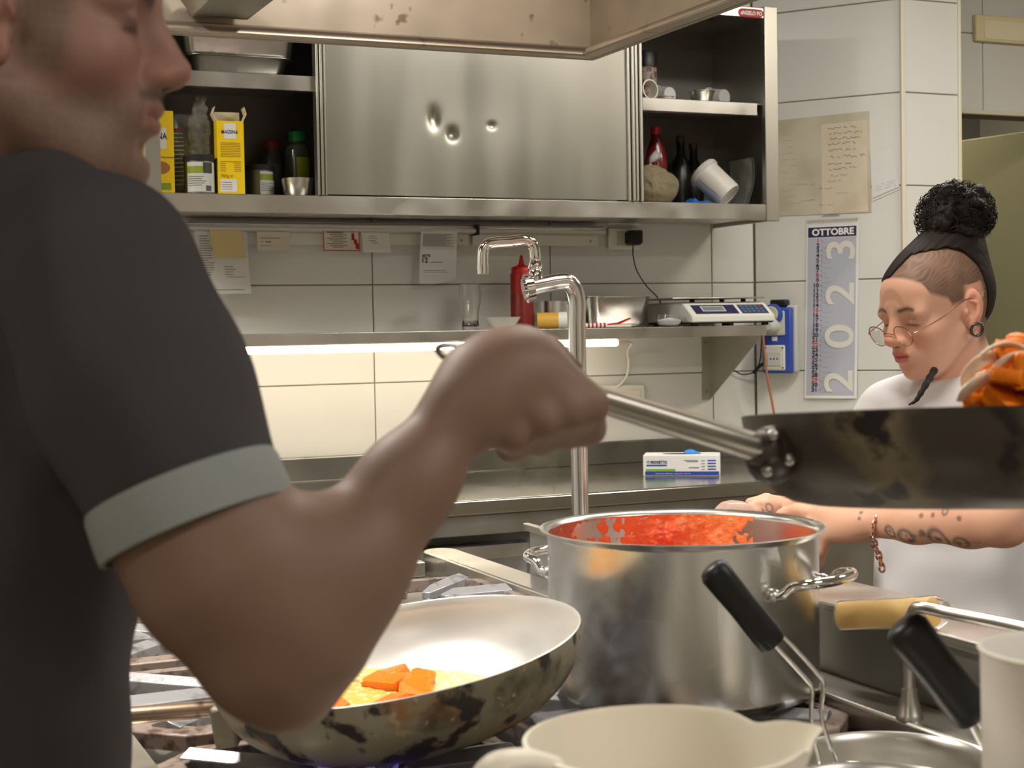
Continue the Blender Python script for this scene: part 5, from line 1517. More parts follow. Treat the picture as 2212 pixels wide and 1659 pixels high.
# jugs
def jug(name, label, M, r0, r1, h, m_, spout=0., sdir=0., handle=None):
    t = thing(name, label, 'jug', M=M)
    prof = [(0, 0, 0), (r0 * .95, 0, 0), (r0, .005, 0), (r0 + (r1 - r0) * .5, h * .5, 0), (r0 + (r1 - r0) * .8, h * .8, .35), (r1, h - .004, .95), (r1 + .002, h, 1.), (r1 - .001, h + .001, 1.), (r1 - .003, h - .003, 1.), (r0 + (r1 - r0) * .8 - .003, h * .8, .35), (r0 + (r1 - r0) * .5 - .003, h * .5, 0), (r0 - .003, .006, 0), (0, .004, 0)]
    n = 96
    vs, fs = [], []
    for r, z, w in prof:
        for i in range(n):
            a = 2 * math.pi * i / n
            d = (a - sdir + math.pi) % (2 * math.pi) - math.pi
            k = math.exp(-abs(d / .24) ** 1.5) * w * spout
            dip = -.006 * math.exp(-((abs(d) - .42) / .16) ** 2) * w * (1 if spout else 0)
            vs.append(((r + k) * math.cos(a), (r + k) * math.sin(a), z + dip - k * .10))
    for j in range(len(prof) - 1):
        for i in range(n):
            i2 = (i + 1) % n
            fs.append((j * n + i, j * n + i2, (j + 1) * n + i2, (j + 1) * n + i))
    MB(M)._add(vs, fs).build('jug_body', m_, t, smooth=70)
    if handle is not None:
        a = handle
        c_, s_ = math.cos(a), math.sin(a)
        pts = [((r1 - .004 + o) * c_, (r1 - .004 + o) * s_, z) for o, z in ((-.002, h - .006), (.020, h + .002), (.042, h + .000), (.054, h - .024), (.047, h - .075), (.030, h - .115), (-.006, h - .128))]
        MB(M).tube(smoothpath(pts, 6), .0095, 14, flat=(1.35, .85)).build('handle', m_, t)
    return t
JC = Vector((0.4845, 0.8627, 1.1028))
ang_of = lambda v: math.atan2(v.y, v.x)
jug('measuring_jug', 'ivory plastic measuring jug with pouring spout in the foreground', Matrix.Translation((JC.x, JC.y, IZ)), .070, .089, JC.z - IZ, T_IVORYP, spout=.023, sdir=ang_of(CR * .96 - FW * .28 * -1), handle=ang_of(-CR * .86 - FW * .5))
J2 = Vector((0.7013, 0.7283, 1.1643))
jug('tall_jug', 'tall white plastic jug at the right edge of the worktop', Matrix.Translation((J2.x, J2.y, IZ)), .0535, .0555, J2.z - IZ, T_IVORYW)

# steam drifting off the tilted pan towards the pot
def steam_mat():
    m = bpy.data.materials.new('steam')
    m.use_nodes = True
    nt = m.node_tree
    nt.nodes.clear()
    out = nt.nodes.new('ShaderNodeOutputMaterial')
    pv = nt.nodes.new('ShaderNodeVolumeScatter')
    pv.inputs['Color'].default_value = (.95, .95, .95, 1)
    pv.inputs['Anisotropy'].default_value = .2
    tc = nt.nodes.new('ShaderNodeTexCoord')
    nz = nt.nodes.new('ShaderNodeTexNoise')
    nz.inputs['Scale'].default_value = 9
    nz.inputs['Detail'].default_value = 3
    mr = nt.nodes.new('ShaderNodeMapRange')
    mr.inputs['From Min'].default_value = .42
    mr.inputs['From Max'].default_value = .75
    mr.inputs['To Max'].default_value = 7.0
    ln_ = nt.nodes.new('ShaderNodeVectorMath')
    ln_.operation = 'LENGTH'
    fall = nt.nodes.new('ShaderNodeMapRange')
    fall.inputs['From Min'].default_value = 1.0
    fall.inputs['From Max'].default_value = .35
    mul = nt.nodes.new('ShaderNodeMath')
    mul.operation = 'MULTIPLY'
    L = nt.links.new
    L(tc.outputs['Object'], nz.inputs['Vector'])
    L(tc.outputs['Object'], ln_.inputs[0])
    L(ln_.outputs['Value'], fall.inputs['Value'])
    L(nz.outputs['Fac'], mr.inputs['Value'])
    L(mr.outputs['Result'], mul.inputs[0])
    L(fall.outputs['Result'], mul.inputs[1])
    L(mul.outputs['Value'], pv.inputs['Density'])
    L(pv.outputs['Volume'], out.inputs['Volume'])
    return m
sm = steam_mat()
for k, (c_, r_, lb) in enumerate((((0.7150, 1.5207, 1.0176), (.15, .12, .15), 'thin grey steam drifting between tilted pan and sauce pot'),)):
    me = bpy.data.meshes.new('steam')
    b = MB().ball((0, 0, 0), 1., 24, 16)
    me.from_pydata(b.v, [], b.f)
    me.materials.append(sm)
    o = bpy.data.objects.new('steam', me)
    COL.objects.link(o)
    o.location = c_
    o.scale = r_
    o['kind'] = 'stuff'
    tag(o, lb, 'steam')

# ================================================================== PEOPLE
SKIN = mat('skin', (.6, .4, .3), .55, attr='Col', sss=.05, spec=.4)
CLOTH_D = mat('charcoal_polo', srgb(54, 52, 54), .9, bump=(700, .3, 2), blot=[(5, srgb(61, 58, 59), .4, .7)])
CLOTH_G = mat('grey_knit_band', srgb(134, 138, 134), .9, bump=(700, .3, 2))
CLOTH_W = mat('white_cotton', srgb(226, 224, 226), .9, bump=(1600, .08, 2))
HAIR_D = mat('black_hair', srgb(30, 25, 24), .6, bump=(220, .8, 4), spec=.25)

def head_field(h, male, lo=(-.135, -.11, -.20), hi=(.15, .11, .17)):
    """head in its own frame: x forward, y left, z up, origin between the ears"""
    f = Field(lo, hi, h)
    f.ell((-.018, 0, .048), (.098, .076, .082), .01)                       # cranium
    f.ell((-.035, 0, .02), (.080, .074, .075), .02)
    f.ell((.036, 0, -.012), (.056, .060, .085), .03)                       # face mass
    f.ell((.050, 0, .045), (.044, .056, .042), .03)                        # forehead
    if male:
        f.ell((.046, 0, -.078), (.046, .046, .036), .025)
        f.ell((.079, 0, -.098), (.0165, .020, .0165), .018)                # chin
        for s in (1, -1):
            f.cap((-.004, s * .058, -.048), (.055, s * .034, -.096), .018, .016, .025)
    else:
        f.ell((.046, 0, -.072), (.042, .043, .034), .025)
        f.ell((.076, 0, -.092), (.0150, .017, .0145), .018)
        for s in (1, -1):
            f.cap((-.004, s * .053, -.042), (.055, s * .028, -.088), .017, .014, .025)
    for s in (1, -1):
        f.ell((.060, s * .042, -.022), (.026, .022, .022), .022)           # cheeks
        f.cap((.086, s * .012, .026), (.074, s * .046, .024), .011 if male else .008, .009 if male else .007, .018)   # brow
        f.ell((.102, s * .033, .004), (.0155, .0165, .0120), .012, 's')     # eye socket
        f.ell((.0775, s * .0325, .0020), (.0132, .0150, .0118), .005)      # lids over the eyeball
        f.ell((.078, s * .047, .016), (.012, .010, .008), .012)
        # lid crease
        f.cap((.0935, s * .024, .0095), (.0865, s * .044, .0095), .0016, .0014, .003, 's')
    # nose
    f.cap((.0915, 0, .016), (.1135, 0, -.0235), .0078, .0092, .012)
    f.cap((.084, 0, .012), (.0985, 0, -.030), .0085, .0125, .012)
    f.ell((.1115, 0, -.0265), (.0115, .0120, .0098), .007)
    for s in (1, -1):
        f.ell((.1020, s * .0125, -.0305), (.0105, .0070, .0075), .006)
        f.ell((.1065, s * .0068, -.0390), (.0050, .0030, .0026), .003, 's')
    # mouth area and lips
    f.ell((.083, 0, -.055), (.018, .028, .022), .016)
    fl = 1. if male else 1.12
    f.ell((.0975, 0, -.0530), (.0078, .0190, .0052 * fl), .0055)
    f.ell((.0955, 0, -.0655), (.0078, .0170, .0058 * fl), .0055)
    f.ell((.1040, 0, -.0590), (.0060, .0215, .0013), .003, 's')
    f.cap((.1035, 0, -.041), (.1040, 0, -.047), .0022, .0022, .004, 's')
    f.ell((.0935, 0, -.0795), (.006, .018, .0055), .010, 's')
    # ears: rim, hollow, tragus, lobe
    for s in (1, -1):
        e = .016 if male else 0.
        er = (0, R(-12), s * R(-24))
        f.ell((-.014 + e, s * .0780, .002), (.0190, .0085, .0320), .006, rot=er)
        f.ell((-.0105 + e, s * .0872, .006), (.0128, .0088, .0220), .0025, 's', rot=er)
        f.cap((-.024 + e, s * .0850, .018), (-.018 + e, s * .085, -.012), .0026, .0030, .004)
        f.cap((-.020 + e, s * .0840, .010), (-.010 + e, s * .082, .016), .0022, .0018, .004)
        f.ell((.0005 + e, s * .0790, -.004), (.0045, .0045, .0065), .004)
        f.ell((-.008 + e, s * .0790, -.0295), (.0092, .0056, .0105), .006)
        f.ell((-.004 + e, s * .0830, -.007), (.0050, .0075, .0065), .003, 's')
    return f

def face_paint(V, base, male):
    """colours of skin, lips, brows, lashes, plus shade painted in eye sockets and nostrils, head frame"""
    x, y, z = V[:, 0], V[:, 1], V[:, 2]
    c = np.tile(np.array(base), (len(V), 1))
    ay = np.abs(y)
    red = np.array(base) * np.array([1.05, .72, .66])
    c = mixc(c, red, .55 * np.exp(-((x - .108) / .02) ** 2 - ((z + .028) / .018) ** 2 - (y / .02) ** 2))          # nose tip
    c = mixc(c, red, .45 * np.exp(-((ay - .045) / .02) ** 2 - ((z + .03) / .02) ** 2) * (x > .04))
    c = mixc(c, red, .55 * sstep(ay, .074, .082) * (x < .03) * (x > -.04))                                         # ears
    lips = np.array(srgb(140, 88, 78) if male else srgb(206, 100, 100))
    lm = np.exp(-((z + .0592) / .0115) ** 4) * sstep(.0225 - ay, 0, .005) * sstep(x, .094, .099)
    c = mixc(c, lips, np.clip(lm, 0, 1) * .85)
    c = mixc(c, np.array(srgb(96, 44, 40)), np.clip(np.exp(-((z + .0590) / .0013) ** 2) * sstep(.022 - ay, 0, .004) * (x > .092), 0, 1) * .8)
    browc = np.array(srgb(52, 38, 32))
    bz = (.0235 if male else .0275) - .28 * np.abs(ay - .034) - .06 * (ay - .034)
    bm = np.exp(-((z - bz) / (.0048 if male else .0040)) ** 2) * sstep(ay, .012, .018) * sstep(.052 - ay, 0, .008) * (x > .05)
    c = mixc(c, browc, np.clip(bm, 0, 1) * .85)
    # lash line along the lower edge of the lids
    lz = -.0035 - .22 * np.clip(ay - .034, -.01, .02) ** 1 * .5
    lash = np.exp(-((z - lz) / .0023) ** 2) * np.exp(-((ay - .0335) / .0135) ** 6) * (x > .068)
    c = mixc(c, np.array(srgb(38, 28, 26)), np.clip(lash, 0, 1) * .9)
    if male:
        eye = np.exp(-((z - .0005) / .0048) ** 2) * np.exp(-((ay - .0335) / .0125) ** 4) * (x > .068)
        c = mixc(c, np.array(srgb(56, 44, 42)), np.clip(eye, 0, 1) * .85)
    nos = np.exp(-((x - .1065) / .006) ** 2 - ((z + .0385) / .004) ** 2 - ((ay - .0068) / .0045) ** 2)
    c = mixc(c, np.array(srgb(60, 34, 30)), np.clip(nos, 0, 1) * .85)  # shade inside the nostrils, put into the vertex colour
    shade = np.exp(-((z - .004) / .008) ** 2) * np.exp(-((ay - .034) / .016) ** 4) * (x > .06)
    c = mixc(c, np.array(base) * np.array([.72, .6, .6]), np.clip(shade, 0, 1) * .35)  # shade under the brows, painted into the skin colour
    return c

def place_head(o, face, pitch, roll=0.):
    """world matrix of a head: face = horizontal unit direction, pitch down"""
    face = Vector(face).normalized()
    left = Vector((0, 0, 1)).cross(face)
    M = Matrix((face, left, Vector((0, 0, 1)))).transposed().to_4x4()
    M = M @ Matrix.Rotation(pitch, 4, 'Y') @ Matrix.Rotation(roll, 4, 'X')
    M.translation = Vector(o)
    return M
def apply(M, V):
    A = np.array(M)
    return V @ A[:3, :3].T + A[:3, 3]
def apply_inv(M, V):
    A = np.array(M.inverted())
    return V @ A[:3, :3].T + A[:3, 3]
def bbox(pts, m):
    a = np.array([p for p in pts])
    return a.min(0) - m, a.max(0) + m
def finger(f, pts, r, k=.004):
    for i in range(len(pts) - 1):
        f.cap(pts[i], pts[i + 1], r[i], r[i + 1], k)

# ------------------------------------------------------------------ THE CHEF
HO = Vector((0.1275, 1.1467, 1.5886))
MHc = place_head(HO, CR * math.cos(R(4)) + FW * math.sin(R(4)), R(3))
chef = thing('person', 'man in charcoal polo with grey sleeve band tossing a black pan', 'person', (HO.x, HO.y, 0))
chef_skin = srgb(150, 115, 100)
# head and neck
fh = head_field(.0026, True, (-.16, -.12, -.27), (.15, .12, .17))
fh.cap((-.028, 0, -.03), (-.070, 0, -.20), .058, .064, .03)
fh.ell((-.03, 0, -.09), (.045, .048, .05), .03)
fh.cap((.03, 0, -.10), (-.03, 0, -.20), .02, .03, .03)
V, F = fh.mesh()
V = relax(V, F, 1, .4)
cc = face_paint(V, chef_skin, True)
x, y, z = V[:, 0], V[:, 1], V[:, 2]
ay = np.abs(y)
beard = sstep(-z, .030, .062) * sstep(x, -.012, .016) * sstep(z, -.150, -.118) * (1 - .0 * x)
beard = np.maximum(beard, 1.3 * sstep(x, .014, .026) * sstep(.062 - x, 0, .022) * sstep(ay, .045, .054) * sstep(.10 - z, 0, .03) * sstep(z, -.06, -.02))
beard = np.maximum(beard, np.exp(-((z + .0455) / .0050) ** 2) * sstep(.026 - ay, 0, .006) * sstep(x, .090, .097))
lipmask = np.exp(-((z + .059) / .010) ** 4) * sstep(.024 - ay, 0, .005) * (x > .085)
beard = np.clip(beard * (1 - lipmask), 0, 1) * (.78 + .22 * vnoise(V, 900))
must = np.exp(-((z + .0450) / .0052) ** 2) * sstep(.028 - ay, 0, .006) * sstep(x, .086, .094)
cc = mixc(cc, srgb(92, 76, 67), np.clip(beard, 0, 1) * .75)
cc = mixc(cc, srgb(66, 50, 44), np.clip(must, 0, 1) * .7)
hairm = sstep(z - (.052 + .35 * np.clip(.05 - x, -.02, .0) + .25 * np.clip(x - .03, 0, .1)), 0, .012)
hairm = np.maximum(hairm, sstep(-x, .028, .045) * sstep(z, -.075, -.05) * (ay < .0765))
cc = mixc(cc, srgb(38, 30, 27), np.clip(hairm, 0, 1) * .9)
Vh, Fh, Ch = apply(MHc, V), F, cc
# right arm and hand (one field, gripping the pan handle)
W_ = lambda *p: tuple(p)
sh_r = (0.1527, 1.0097, 1.4188)
arm = [((0.1551, 1.0086, 1.4070), .046), ((0.1768, 0.9771, 1.3390), .049), ((0.1999, 0.9505, 1.2672), .0535), ((0.2200, 0.9362, 1.2214), .0535), ((0.2438, 0.9256, 1.1735), .040)]
fore = [((0.2445, 0.9253, 1.1726), .0400), ((0.2593, 0.9220, 1.1899), .0455), ((0.2886, 0.9222, 1.2222), .0400), ((0.3349, 0.9235, 1.2718), .0285), ((0.3757, 0.9273, 1.3176), .0215), ((0.3908, 0.9316, 1.3305), .0215)]
lo, hi = bbox([p for p, r in arm + fore] + [(0.4994, 0.9709, 1.2963), (0.4645, 0.9864, 1.3725), (0.2534, 0.9268, 1.1330)], .075)
fa = Field(lo, hi, .0032)
fa.chain(arm, .02).chain(fore, .02)
fa.cap((0.2437, 0.9256, 1.1706), (0.2545, 0.9241, 1.1480), .034, .024, .02)                 # elbow point
fa.ell((0.2474, 0.9185, 1.2231), (.026, .026, .032), .04)                             # biceps / inner elbow
# palm
fa.cap((0.3913, 0.9291, 1.3275), (0.4266, 0.9288, 1.3418), .024, .021, .02)
fa.cap((0.3914, 0.9258, 1.3185), (0.4093, 0.9288, 1.3178), .022, .018, .018)
fa.cap((0.3919, 0.9420, 1.3326), (0.4207, 0.9456, 1.3485), .021, .018, .02)
fa.ell((0.4116, 0.9332, 1.3384), (.034, .030, .030), .02)
FING = [
    [(0.4354, 0.9173, 1.3417), (0.4574, 0.9075, 1.3193), (0.4701, 0.9347, 1.3011), (0.4720, 0.9634, 1.3076)],
    [(0.4256, 0.9161, 1.3344), (0.4420, 0.9067, 1.3159), (0.4541, 0.9363, 1.3001), (0.4562, 0.9638, 1.3098)],
    [(0.4127, 0.9175, 1.3272), (0.4238, 0.9082, 1.3105), (0.4351, 0.9381, 1.2961), (0.4390, 0.9649, 1.3088)],
    [(0.3989, 0.9203, 1.3185), (0.4057, 0.9140, 1.3010), (0.4155, 0.9403, 1.2907), (0.4211, 0.9640, 1.3048)]]
for q, pts in enumerate(FING):
    r0 = (.0118, .0120, .0114, .0102)[q]
    finger(fa, pts, [r0 * 1.25, r0 * 1.06, r0, r0 * .85], .006)
finger(fa, [(0.4015, 0.9487, 1.3384), (0.4275, 0.9568, 1.3520), (0.4522, 0.9612, 1.3501), (0.4729, 0.9662, 1.3382)], [.0195, .0160, .0135, .0105], .008)
fa.cap((0.3561, 0.9579, 1.3702), (0.5357, 0.9549, 1.3143), .0108, .0108, .0, 's')           # room for the handle
V, F = fa.mesh()
V = relax(V, F, 2, .5)
cc = np.tile(np.array(srgb(124, 98, 82)), (len(V), 1))
cc = mixc(cc, srgb(118, 90, 73), np.clip(.4 + .5 * vnoise(V, 30), 0, 1) * .5)
Va, Fa, Ca = V, F, cc
# trunk, left arm, legs under the clothes
TO = Vector((0.1010, 1.1912, 1.3800))
fwd = CR
lft = FW
def tr(a, b, z):       # forward, left, height -> world, relative to the trunk axis
    p = Vector((TO.x, TO.y, 0)) + fwd * a + lft * b
    return (p.x, p.y, z)
shl = tr(-.03, .18, 1.385)
handl = tr(-.11, .27, .88)
elbl = tr(-.11, .26, 1.12)
ft = Field(tuple(np.array(tr(0, 0, 0)) - (.55, .55, -.02)), tuple(np.array(tr(0, 0, 0)) + (.6, .6, 1.56)), .012)
ft.ell(tr(.0, .015, 1.25), (.10, .125, .14), .04).ell(tr(-.015, .015, 1.08), (.085, .12, .15), .04).ell(tr(-.03, .01, .92), (.085, .145, .12), .04)
ft.cap(tr(-.02, -.05, 1.38), tr(-.02, .13, 1.38), .040, .040, .05)
ft.cap((0.1551, 1.0086, 1.4070), tr(.0, -.02, 1.31), .028, .028, .03)
ft.chain([(shl, .052), (elbl, .042), (tr(-.11, .265, 1.0), .034), (handl, .026)], .03)
ft.ell(handl, (.04, .035, .03), .02)
for q in range(4):
    finger(ft, [tr(-.14 + .02 * q, .275, .865), tr(-.14 + .022 * q, .275, .825), tr(-.15 + .02 * q, .265, .795)], [.011, .010, .008], .006)
finger(ft, [tr(-.09, .26, .88), tr(-.065, .25, .845)], [.012, .010], .006)
for s in (1, -1):
    ft.chain([(tr(-.03, s * .085, .88), .07), (tr(.01, s * .09, .50), .058), (tr(-.01, s * .09, .12), .042)], .03)
    ft.cap(tr(-.02, s * .09, .06), tr(.15, s * .10, .045), .04, .035, .03)
V, F = ft.mesh()
V = relax(V, F, 2, .5)
n1, n2 = len(Vh), len(Vh) + len(Va)
body = npmesh('body', np.concatenate([Vh, Va, V]), np.concatenate([Fh, Fa + n1, F + n2]), SKIN, chef, col=np.concatenate([Ch, Ca, np.tile(np.array(srgb(124, 98, 82)), (len(V), 1))]))
# polo shirt
hemp, hemd = Vector((0.1974, 0.9516, 1.2736)), (Vector((0.2013, 0.9488, 1.2601)) - Vector((0.1877, 0.9636, 1.3058))).normalized()
fs = Field(tuple(np.array(tr(0, 0, 0)) + (-.42, -.5, .86)), tuple(np.array(tr(0, 0, 0)) + (.42, .45, 1.62)), .0062)
fs.chain([((0.1565, 1.0080, 1.4070), .0590), ((0.1768, 0.9771, 1.3390), .0585), ((0.2048, 0.9483, 1.2542), .0605)], .05)
fs.half(hemp + hemd * .012, hemd)
fs2 = Field(tuple(np.array(tr(0, 0, 0)) + (-.42, -.5, .86)), tuple(np.array(tr(0, 0, 0)) + (.42, .45, 1.62)), .0062)
hem2 = Vector(tr(-.075, .225, 1.22))
fs2.chain([(shl, .060), (tuple(hem2 + (hem2 - Vector(shl)) * .4), .062)], .05)
fs2.half(hem2, hem2 - Vector(shl))
fs.D = np.minimum(fs.D, fs2.D)
fs.ell(tr(-.005, .005, 1.26), (.130, .180, .18), .03).ell(tr(-.015, .005, 1.08), (.112, .180, .20), .03).ell(tr(-.03, .01, .93), (.110, .175, .14), .03)
fs.chain([(tr(-.04, .0, 1.40), .060), ((0.1359, 1.0882, 1.4433), .0470), ((0.1566, 1.0080, 1.4123), .0585)], .03)
fs.chain([(tr(-.03, .0, 1.425), .060), (tr(-.01, .13, 1.40), .055), (shl, .060)], .045)
fs.ell(tr(-.075, .0, 1.43), (.072, .125, .085), .04)
fs.half((0, 0, .90), (0, 0, -1))
V, F = fs.mesh()
V = relax(V, F, 2, .5)
rel = V - np.array(sh_r)
hx = rel @ np.array(CR)
near_m = np.clip(1 - np.linalg.norm(rel * np.array([1, 1, .75]), axis=1) / .34, 0, 1)
fold = np.sin(62 * hx + 18 * rel[:, 2] + 2.5 * vnoise(V, 12)) + .6 * np.sin(105 * hx - 30 * rel[:, 2] + 3 * vnoise(V, 9, 2.))
V += (.0042 * fold * near_m)[:, None] * np.array(-FW)[None]
npmesh('polo_shirt', V, F, CLOTH_D, chef)
bnd = MB()
axx = hemd
sd = axx.cross(Vector((0, 0, 1))).normalized()
up2 = sd.cross(axx)
prof_ = [(-.004, .0612), (.0, .0625), (.018, .0632), (.027, .0628), (.0275, .0600), (.010, .0585)]
bnd.lathe([(r, s_) for s_, r in prof_], 56, M=frame(hemp, sd, axx))
bnd.build('sleeve_band', CLOTH_G, chef)
# collar
NC = Vector(apply(MHc, np.array([[-.075, 0, -.118]]))[0])
ndir = (Vector((0, 0, 1)) + CR * .42).normalized()
MC = frame(NC, CR, ndir)
MB(MC).lathe([(.074, -.040), (.071, .000), (.068, .020), (.071, .024), (.083, .006), (.094, -.018), (.092, -.020), (.080, -.006)], 48).build('collar', mat('collar_grey_blue', srgb(104, 108, 122), .9, bump=(700, .3, 2)), chef)
# hair cap
fc_ = Field((-.135, -.10, -.09), (.12, .10, .17), .005)
fc_.ell((-.018, 0, .050), (.1015, .0795, .0850), .01).ell((-.036, 0, .022), (.083, .0775, .077), .02)
V, F = fc_.mesh()
cen = V[F].mean(1)
kp = (cen[:, 2] > .066 + .30 * np.clip(cen[:, 0] - .02, 0, .1) ) | ((cen[:, 0] < -.045) & (cen[:, 2] > -.05))
F = F[kp]
V = V + .0018 * vnoise(V, 240)[:, None]
npmesh('hair', V, F, HAIR_D, chef, M=MHc)
# trousers and shoes
fp_ = Field(tuple(np.array(tr(0, 0, 0)) + (-.3, -.3, .02)), tuple(np.array(tr(0, 0, 0)) + (.3, .3, 1.0)), .012)
fp_.ell(tr(-.03, 0, .90), (.108, .170, .12), .03)
for s in (1, -1):
    fp_.chain([(tr(-.03, s * .088, .86), .085), (tr(.01, s * .093, .50), .075), (tr(-.01, s * .093, .08), .068)], .03)
V, F = fp_.mesh()
npmesh('trousers', relax(V, F, 2), F, mat('black_trousers', srgb(24, 24, 27), .9), chef)
for s in (1, -1):
    fq = Field(tuple(np.array(tr(.06, s * .095, 0)) - (.22, .22, .01)), tuple(np.array(tr(.06, s * .095, 0)) + (.22, .22, .14)), .007)
    fq.cap(tr(-.03, s * .095, .055), tr(.17, s * .105, .045), .05, .042, .03).cap(tr(-.03, s * .095, .06), tr(-.02, s * .095, .10), .05, .05, .02).half((0, 0, .001), (0, 0, -1))
    V, F = fq.mesh()
    npmesh('shoe', V, F, T_BLACKM, chef)

# ------------------------------------------------------------------ THE WOMAN
WS = .93                                            # her head is a little smaller
faceW = Matrix.Rotation(R(-1), 3, 'Z') @ Vector((-.998, -.054, 0)).normalized()
SHF = Vector((.125, .165, 0.))          # where she stands along the ledge
leftW = Vector((0, 0, 1)).cross(faceW)
earL = Vector((1.7123, 1.9976, 1.3876))
M3 = place_head((0, 0, 0), faceW, R(13), R(0)) @ Matrix.Diagonal((WS, WS, WS, 1))
HOw = earL - (M3.to_3x3() @ Vector((-.012, .080, 0)))
MHw = Matrix.Translation(HOw) @ M3
wom = thing('person', 'woman in white t-shirt with round glasses and black hair bun working behind the ledge', 'person', (1.60, 1.91, 0))
wskin = srgb(222, 172, 146)
fh = head_field(.0020, False, (-.15, -.115, -.24), (.15, .115, .17))
fh.cap((-.030, 0, -.03), (-.075, 0, -.23), .046, .050, .03)
fh.cap((.02, 0, -.09), (-.05, 0, -.22), .018, .03, .03)
V, F = fh.mesh()
V = relax(V, F, 1, .4)
cc = face_paint(V, wskin, False)
x, y, z = V[:, 0], V[:, 1], V[:, 2]
ay = np.abs(y)
hl_x = np.array([-.2, -.03, 0., .020, .029, .060, .066, .085, .106, .2])
hl_z = np.array([.02, .02, .014, .012, .027, .042, .062, .080, .092, .10])
hz = np.interp(x, hl_x, hl_z)
sh_ = sstep(z - hz, -.003, .010) * (y > -.02) * (1 - sstep(ay, .0755, .0785) * (z < .045) * (x < .014))
nape = sstep(-x, .035, .05) * sstep(z, -.085, -.055) * (ay < .076)
sh_ = np.clip(np.maximum(sh_, nape), 0, 1)
strand = .5 + .5 * np.sin((x * .55 + z) * 900 + 5 * vnoise(V, 90))
wave = .5 + .5 * vnoise(V, 130, 1.)
cc = mixc(cc, srgb(84, 64, 50), sh_ * (.78 + .2 * strand * wave))
Vh = apply(MHw, V)
Fh, Ch = F, cc
# left arm + hand
SL0, SR0 = Vector((1.605, 1.735, 1.215)), Vector((1.570, 2.02, 1.205))
shL, elL, wrL = tuple(SL0 + SHF), (1.4779, 1.6639, 1.0935), (1.4150, 1.8996, 1.0683)
haL = (1.3927, 1.9532, 1.0640)
pts_all = [shL, elL, wrL, haL, (1.3743, 2.0379, 1.0839), (1.3968, 1.9843, 0.9974)]
lo, hi = bbox(pts_all, .06)
fa = Field(lo, hi, .0026)
fa.chain([(shL, .048), (tuple(Vector(shL).lerp(Vector(elL), .5)), .044), (elL, .036)], .02)
fa.chain([(elL, .0340), (tuple(Vector(elL).lerp(Vector(wrL), .22)), .0365), (tuple(Vector(elL).lerp(Vector(wrL), .6)), .030), (wrL, .0215), (tuple(Vector(wrL).lerp(Vector(haL), .4)), .021)], .02)
fa.cap((1.4070, 1.9141, 1.0673), (1.3890, 1.9658, 1.0743), .021, .017, .015)
fa.cap((1.4052, 1.9094, 1.0581), (1.3864, 1.9506, 1.0490), .020, .016, .015)
for q, pts in enumerate([[(1.3887, 1.9714, 1.0738), (1.3717, 2.0063, 1.0785), (1.3646, 2.0368, 1.0685), (1.3636, 2.0536, 1.0536)],
                         [(1.3814, 1.9637, 1.0636), (1.3668, 1.9921, 1.0529), (1.3635, 2.0154, 1.0287), (1.3679, 2.0299, 1.0083)],
                         [(1.3810, 1.9562, 1.0516), (1.3719, 1.9789, 1.0310), (1.3758, 1.9936, 1.0051), (1.3803, 2.0080, 0.9883)],
                         [(1.3840, 1.9462, 1.0426), (1.3826, 1.9577, 1.0199), (1.3837, 1.9682, 1.0013), (1.3856, 1.9783, 0.9897)]]):
    r0 = (.0098, .0098, .0094, .0084)[q]
    finger(fa, pts, [r0 * 1.2, r0 * 1.03, r0 * .95, r0 * .8], .005)
finger(fa, [(1.4128, 1.9334, 1.0761), (1.4009, 1.9824, 1.0863), (1.3886, 2.0207, 1.0876), (1.3772, 2.0422, 1.0833)], [.016, .0125, .0105, .0085], .007)
V, F = fa.mesh()
V = relax(V, F, 2, .5)
ca = np.tile(np.array(srgb(222, 172, 144)), (len(V), 1))
ca = mixc(ca, srgb(214, 150, 128), np.clip(.3 + .5 * vnoise(V, 40), 0, 1) * .45)
ink = srgb(74, 78, 76)
def tat(p, r, w=None, s=1.):
    global ca
    d = np.linalg.norm(V - np.array(p), axis=1)
    m = np.exp(-(d / r) ** 6) if w is None else np.exp(-((d - r) / w) ** 2)
    ca = mixc(ca, ink, np.clip(m, 0, 1) * .75 * s)
def sk(pt):        # drop a measured point onto the arm surface
    i = np.argmin(np.linalg.norm(V - np.array(pt), axis=1))
    return V[i]
for p, r, w in (((1.4160, 1.8226, 1.0671), .009, .0026), ((1.4141, 1.8234, 1.0671), .003, None), ((1.4236, 1.7974, 1.0653), .012, .0032), ((1.4260, 1.7963, 1.0612), .0045, None), ((1.4314, 1.7720, 1.0730), .006, None), ((1.4425, 1.7452, 1.0713), .0165, .0042), ((1.4401, 1.7463, 1.0673), .006, None),
                ((1.4494, 1.7094, 1.0709), .010, .003), ((1.4476, 1.7102, 1.0697), .005, None), ((1.4346, 1.7706, 1.0863), .004, None), ((1.4366, 1.7478, 1.0899), .004, None), ((1.4443, 1.7225, 1.0947), .005, .002), ((1.4554, 1.7067, 1.0904), .004, None), ((1.4028, 1.8831, 1.0820), .0035, None), ((1.4028, 1.8832, 1.0751), .003, None)):
    tat(sk(p), r, w)
for i in range(24):
    p = Vector((1.4111, 1.8357, 1.0659)).lerp(Vector((1.4553, 1.6849, 1.0707)), i / 23)
    tat(sk(p), .0022, None, .8)
Va, Fa, Ca = V, F, ca
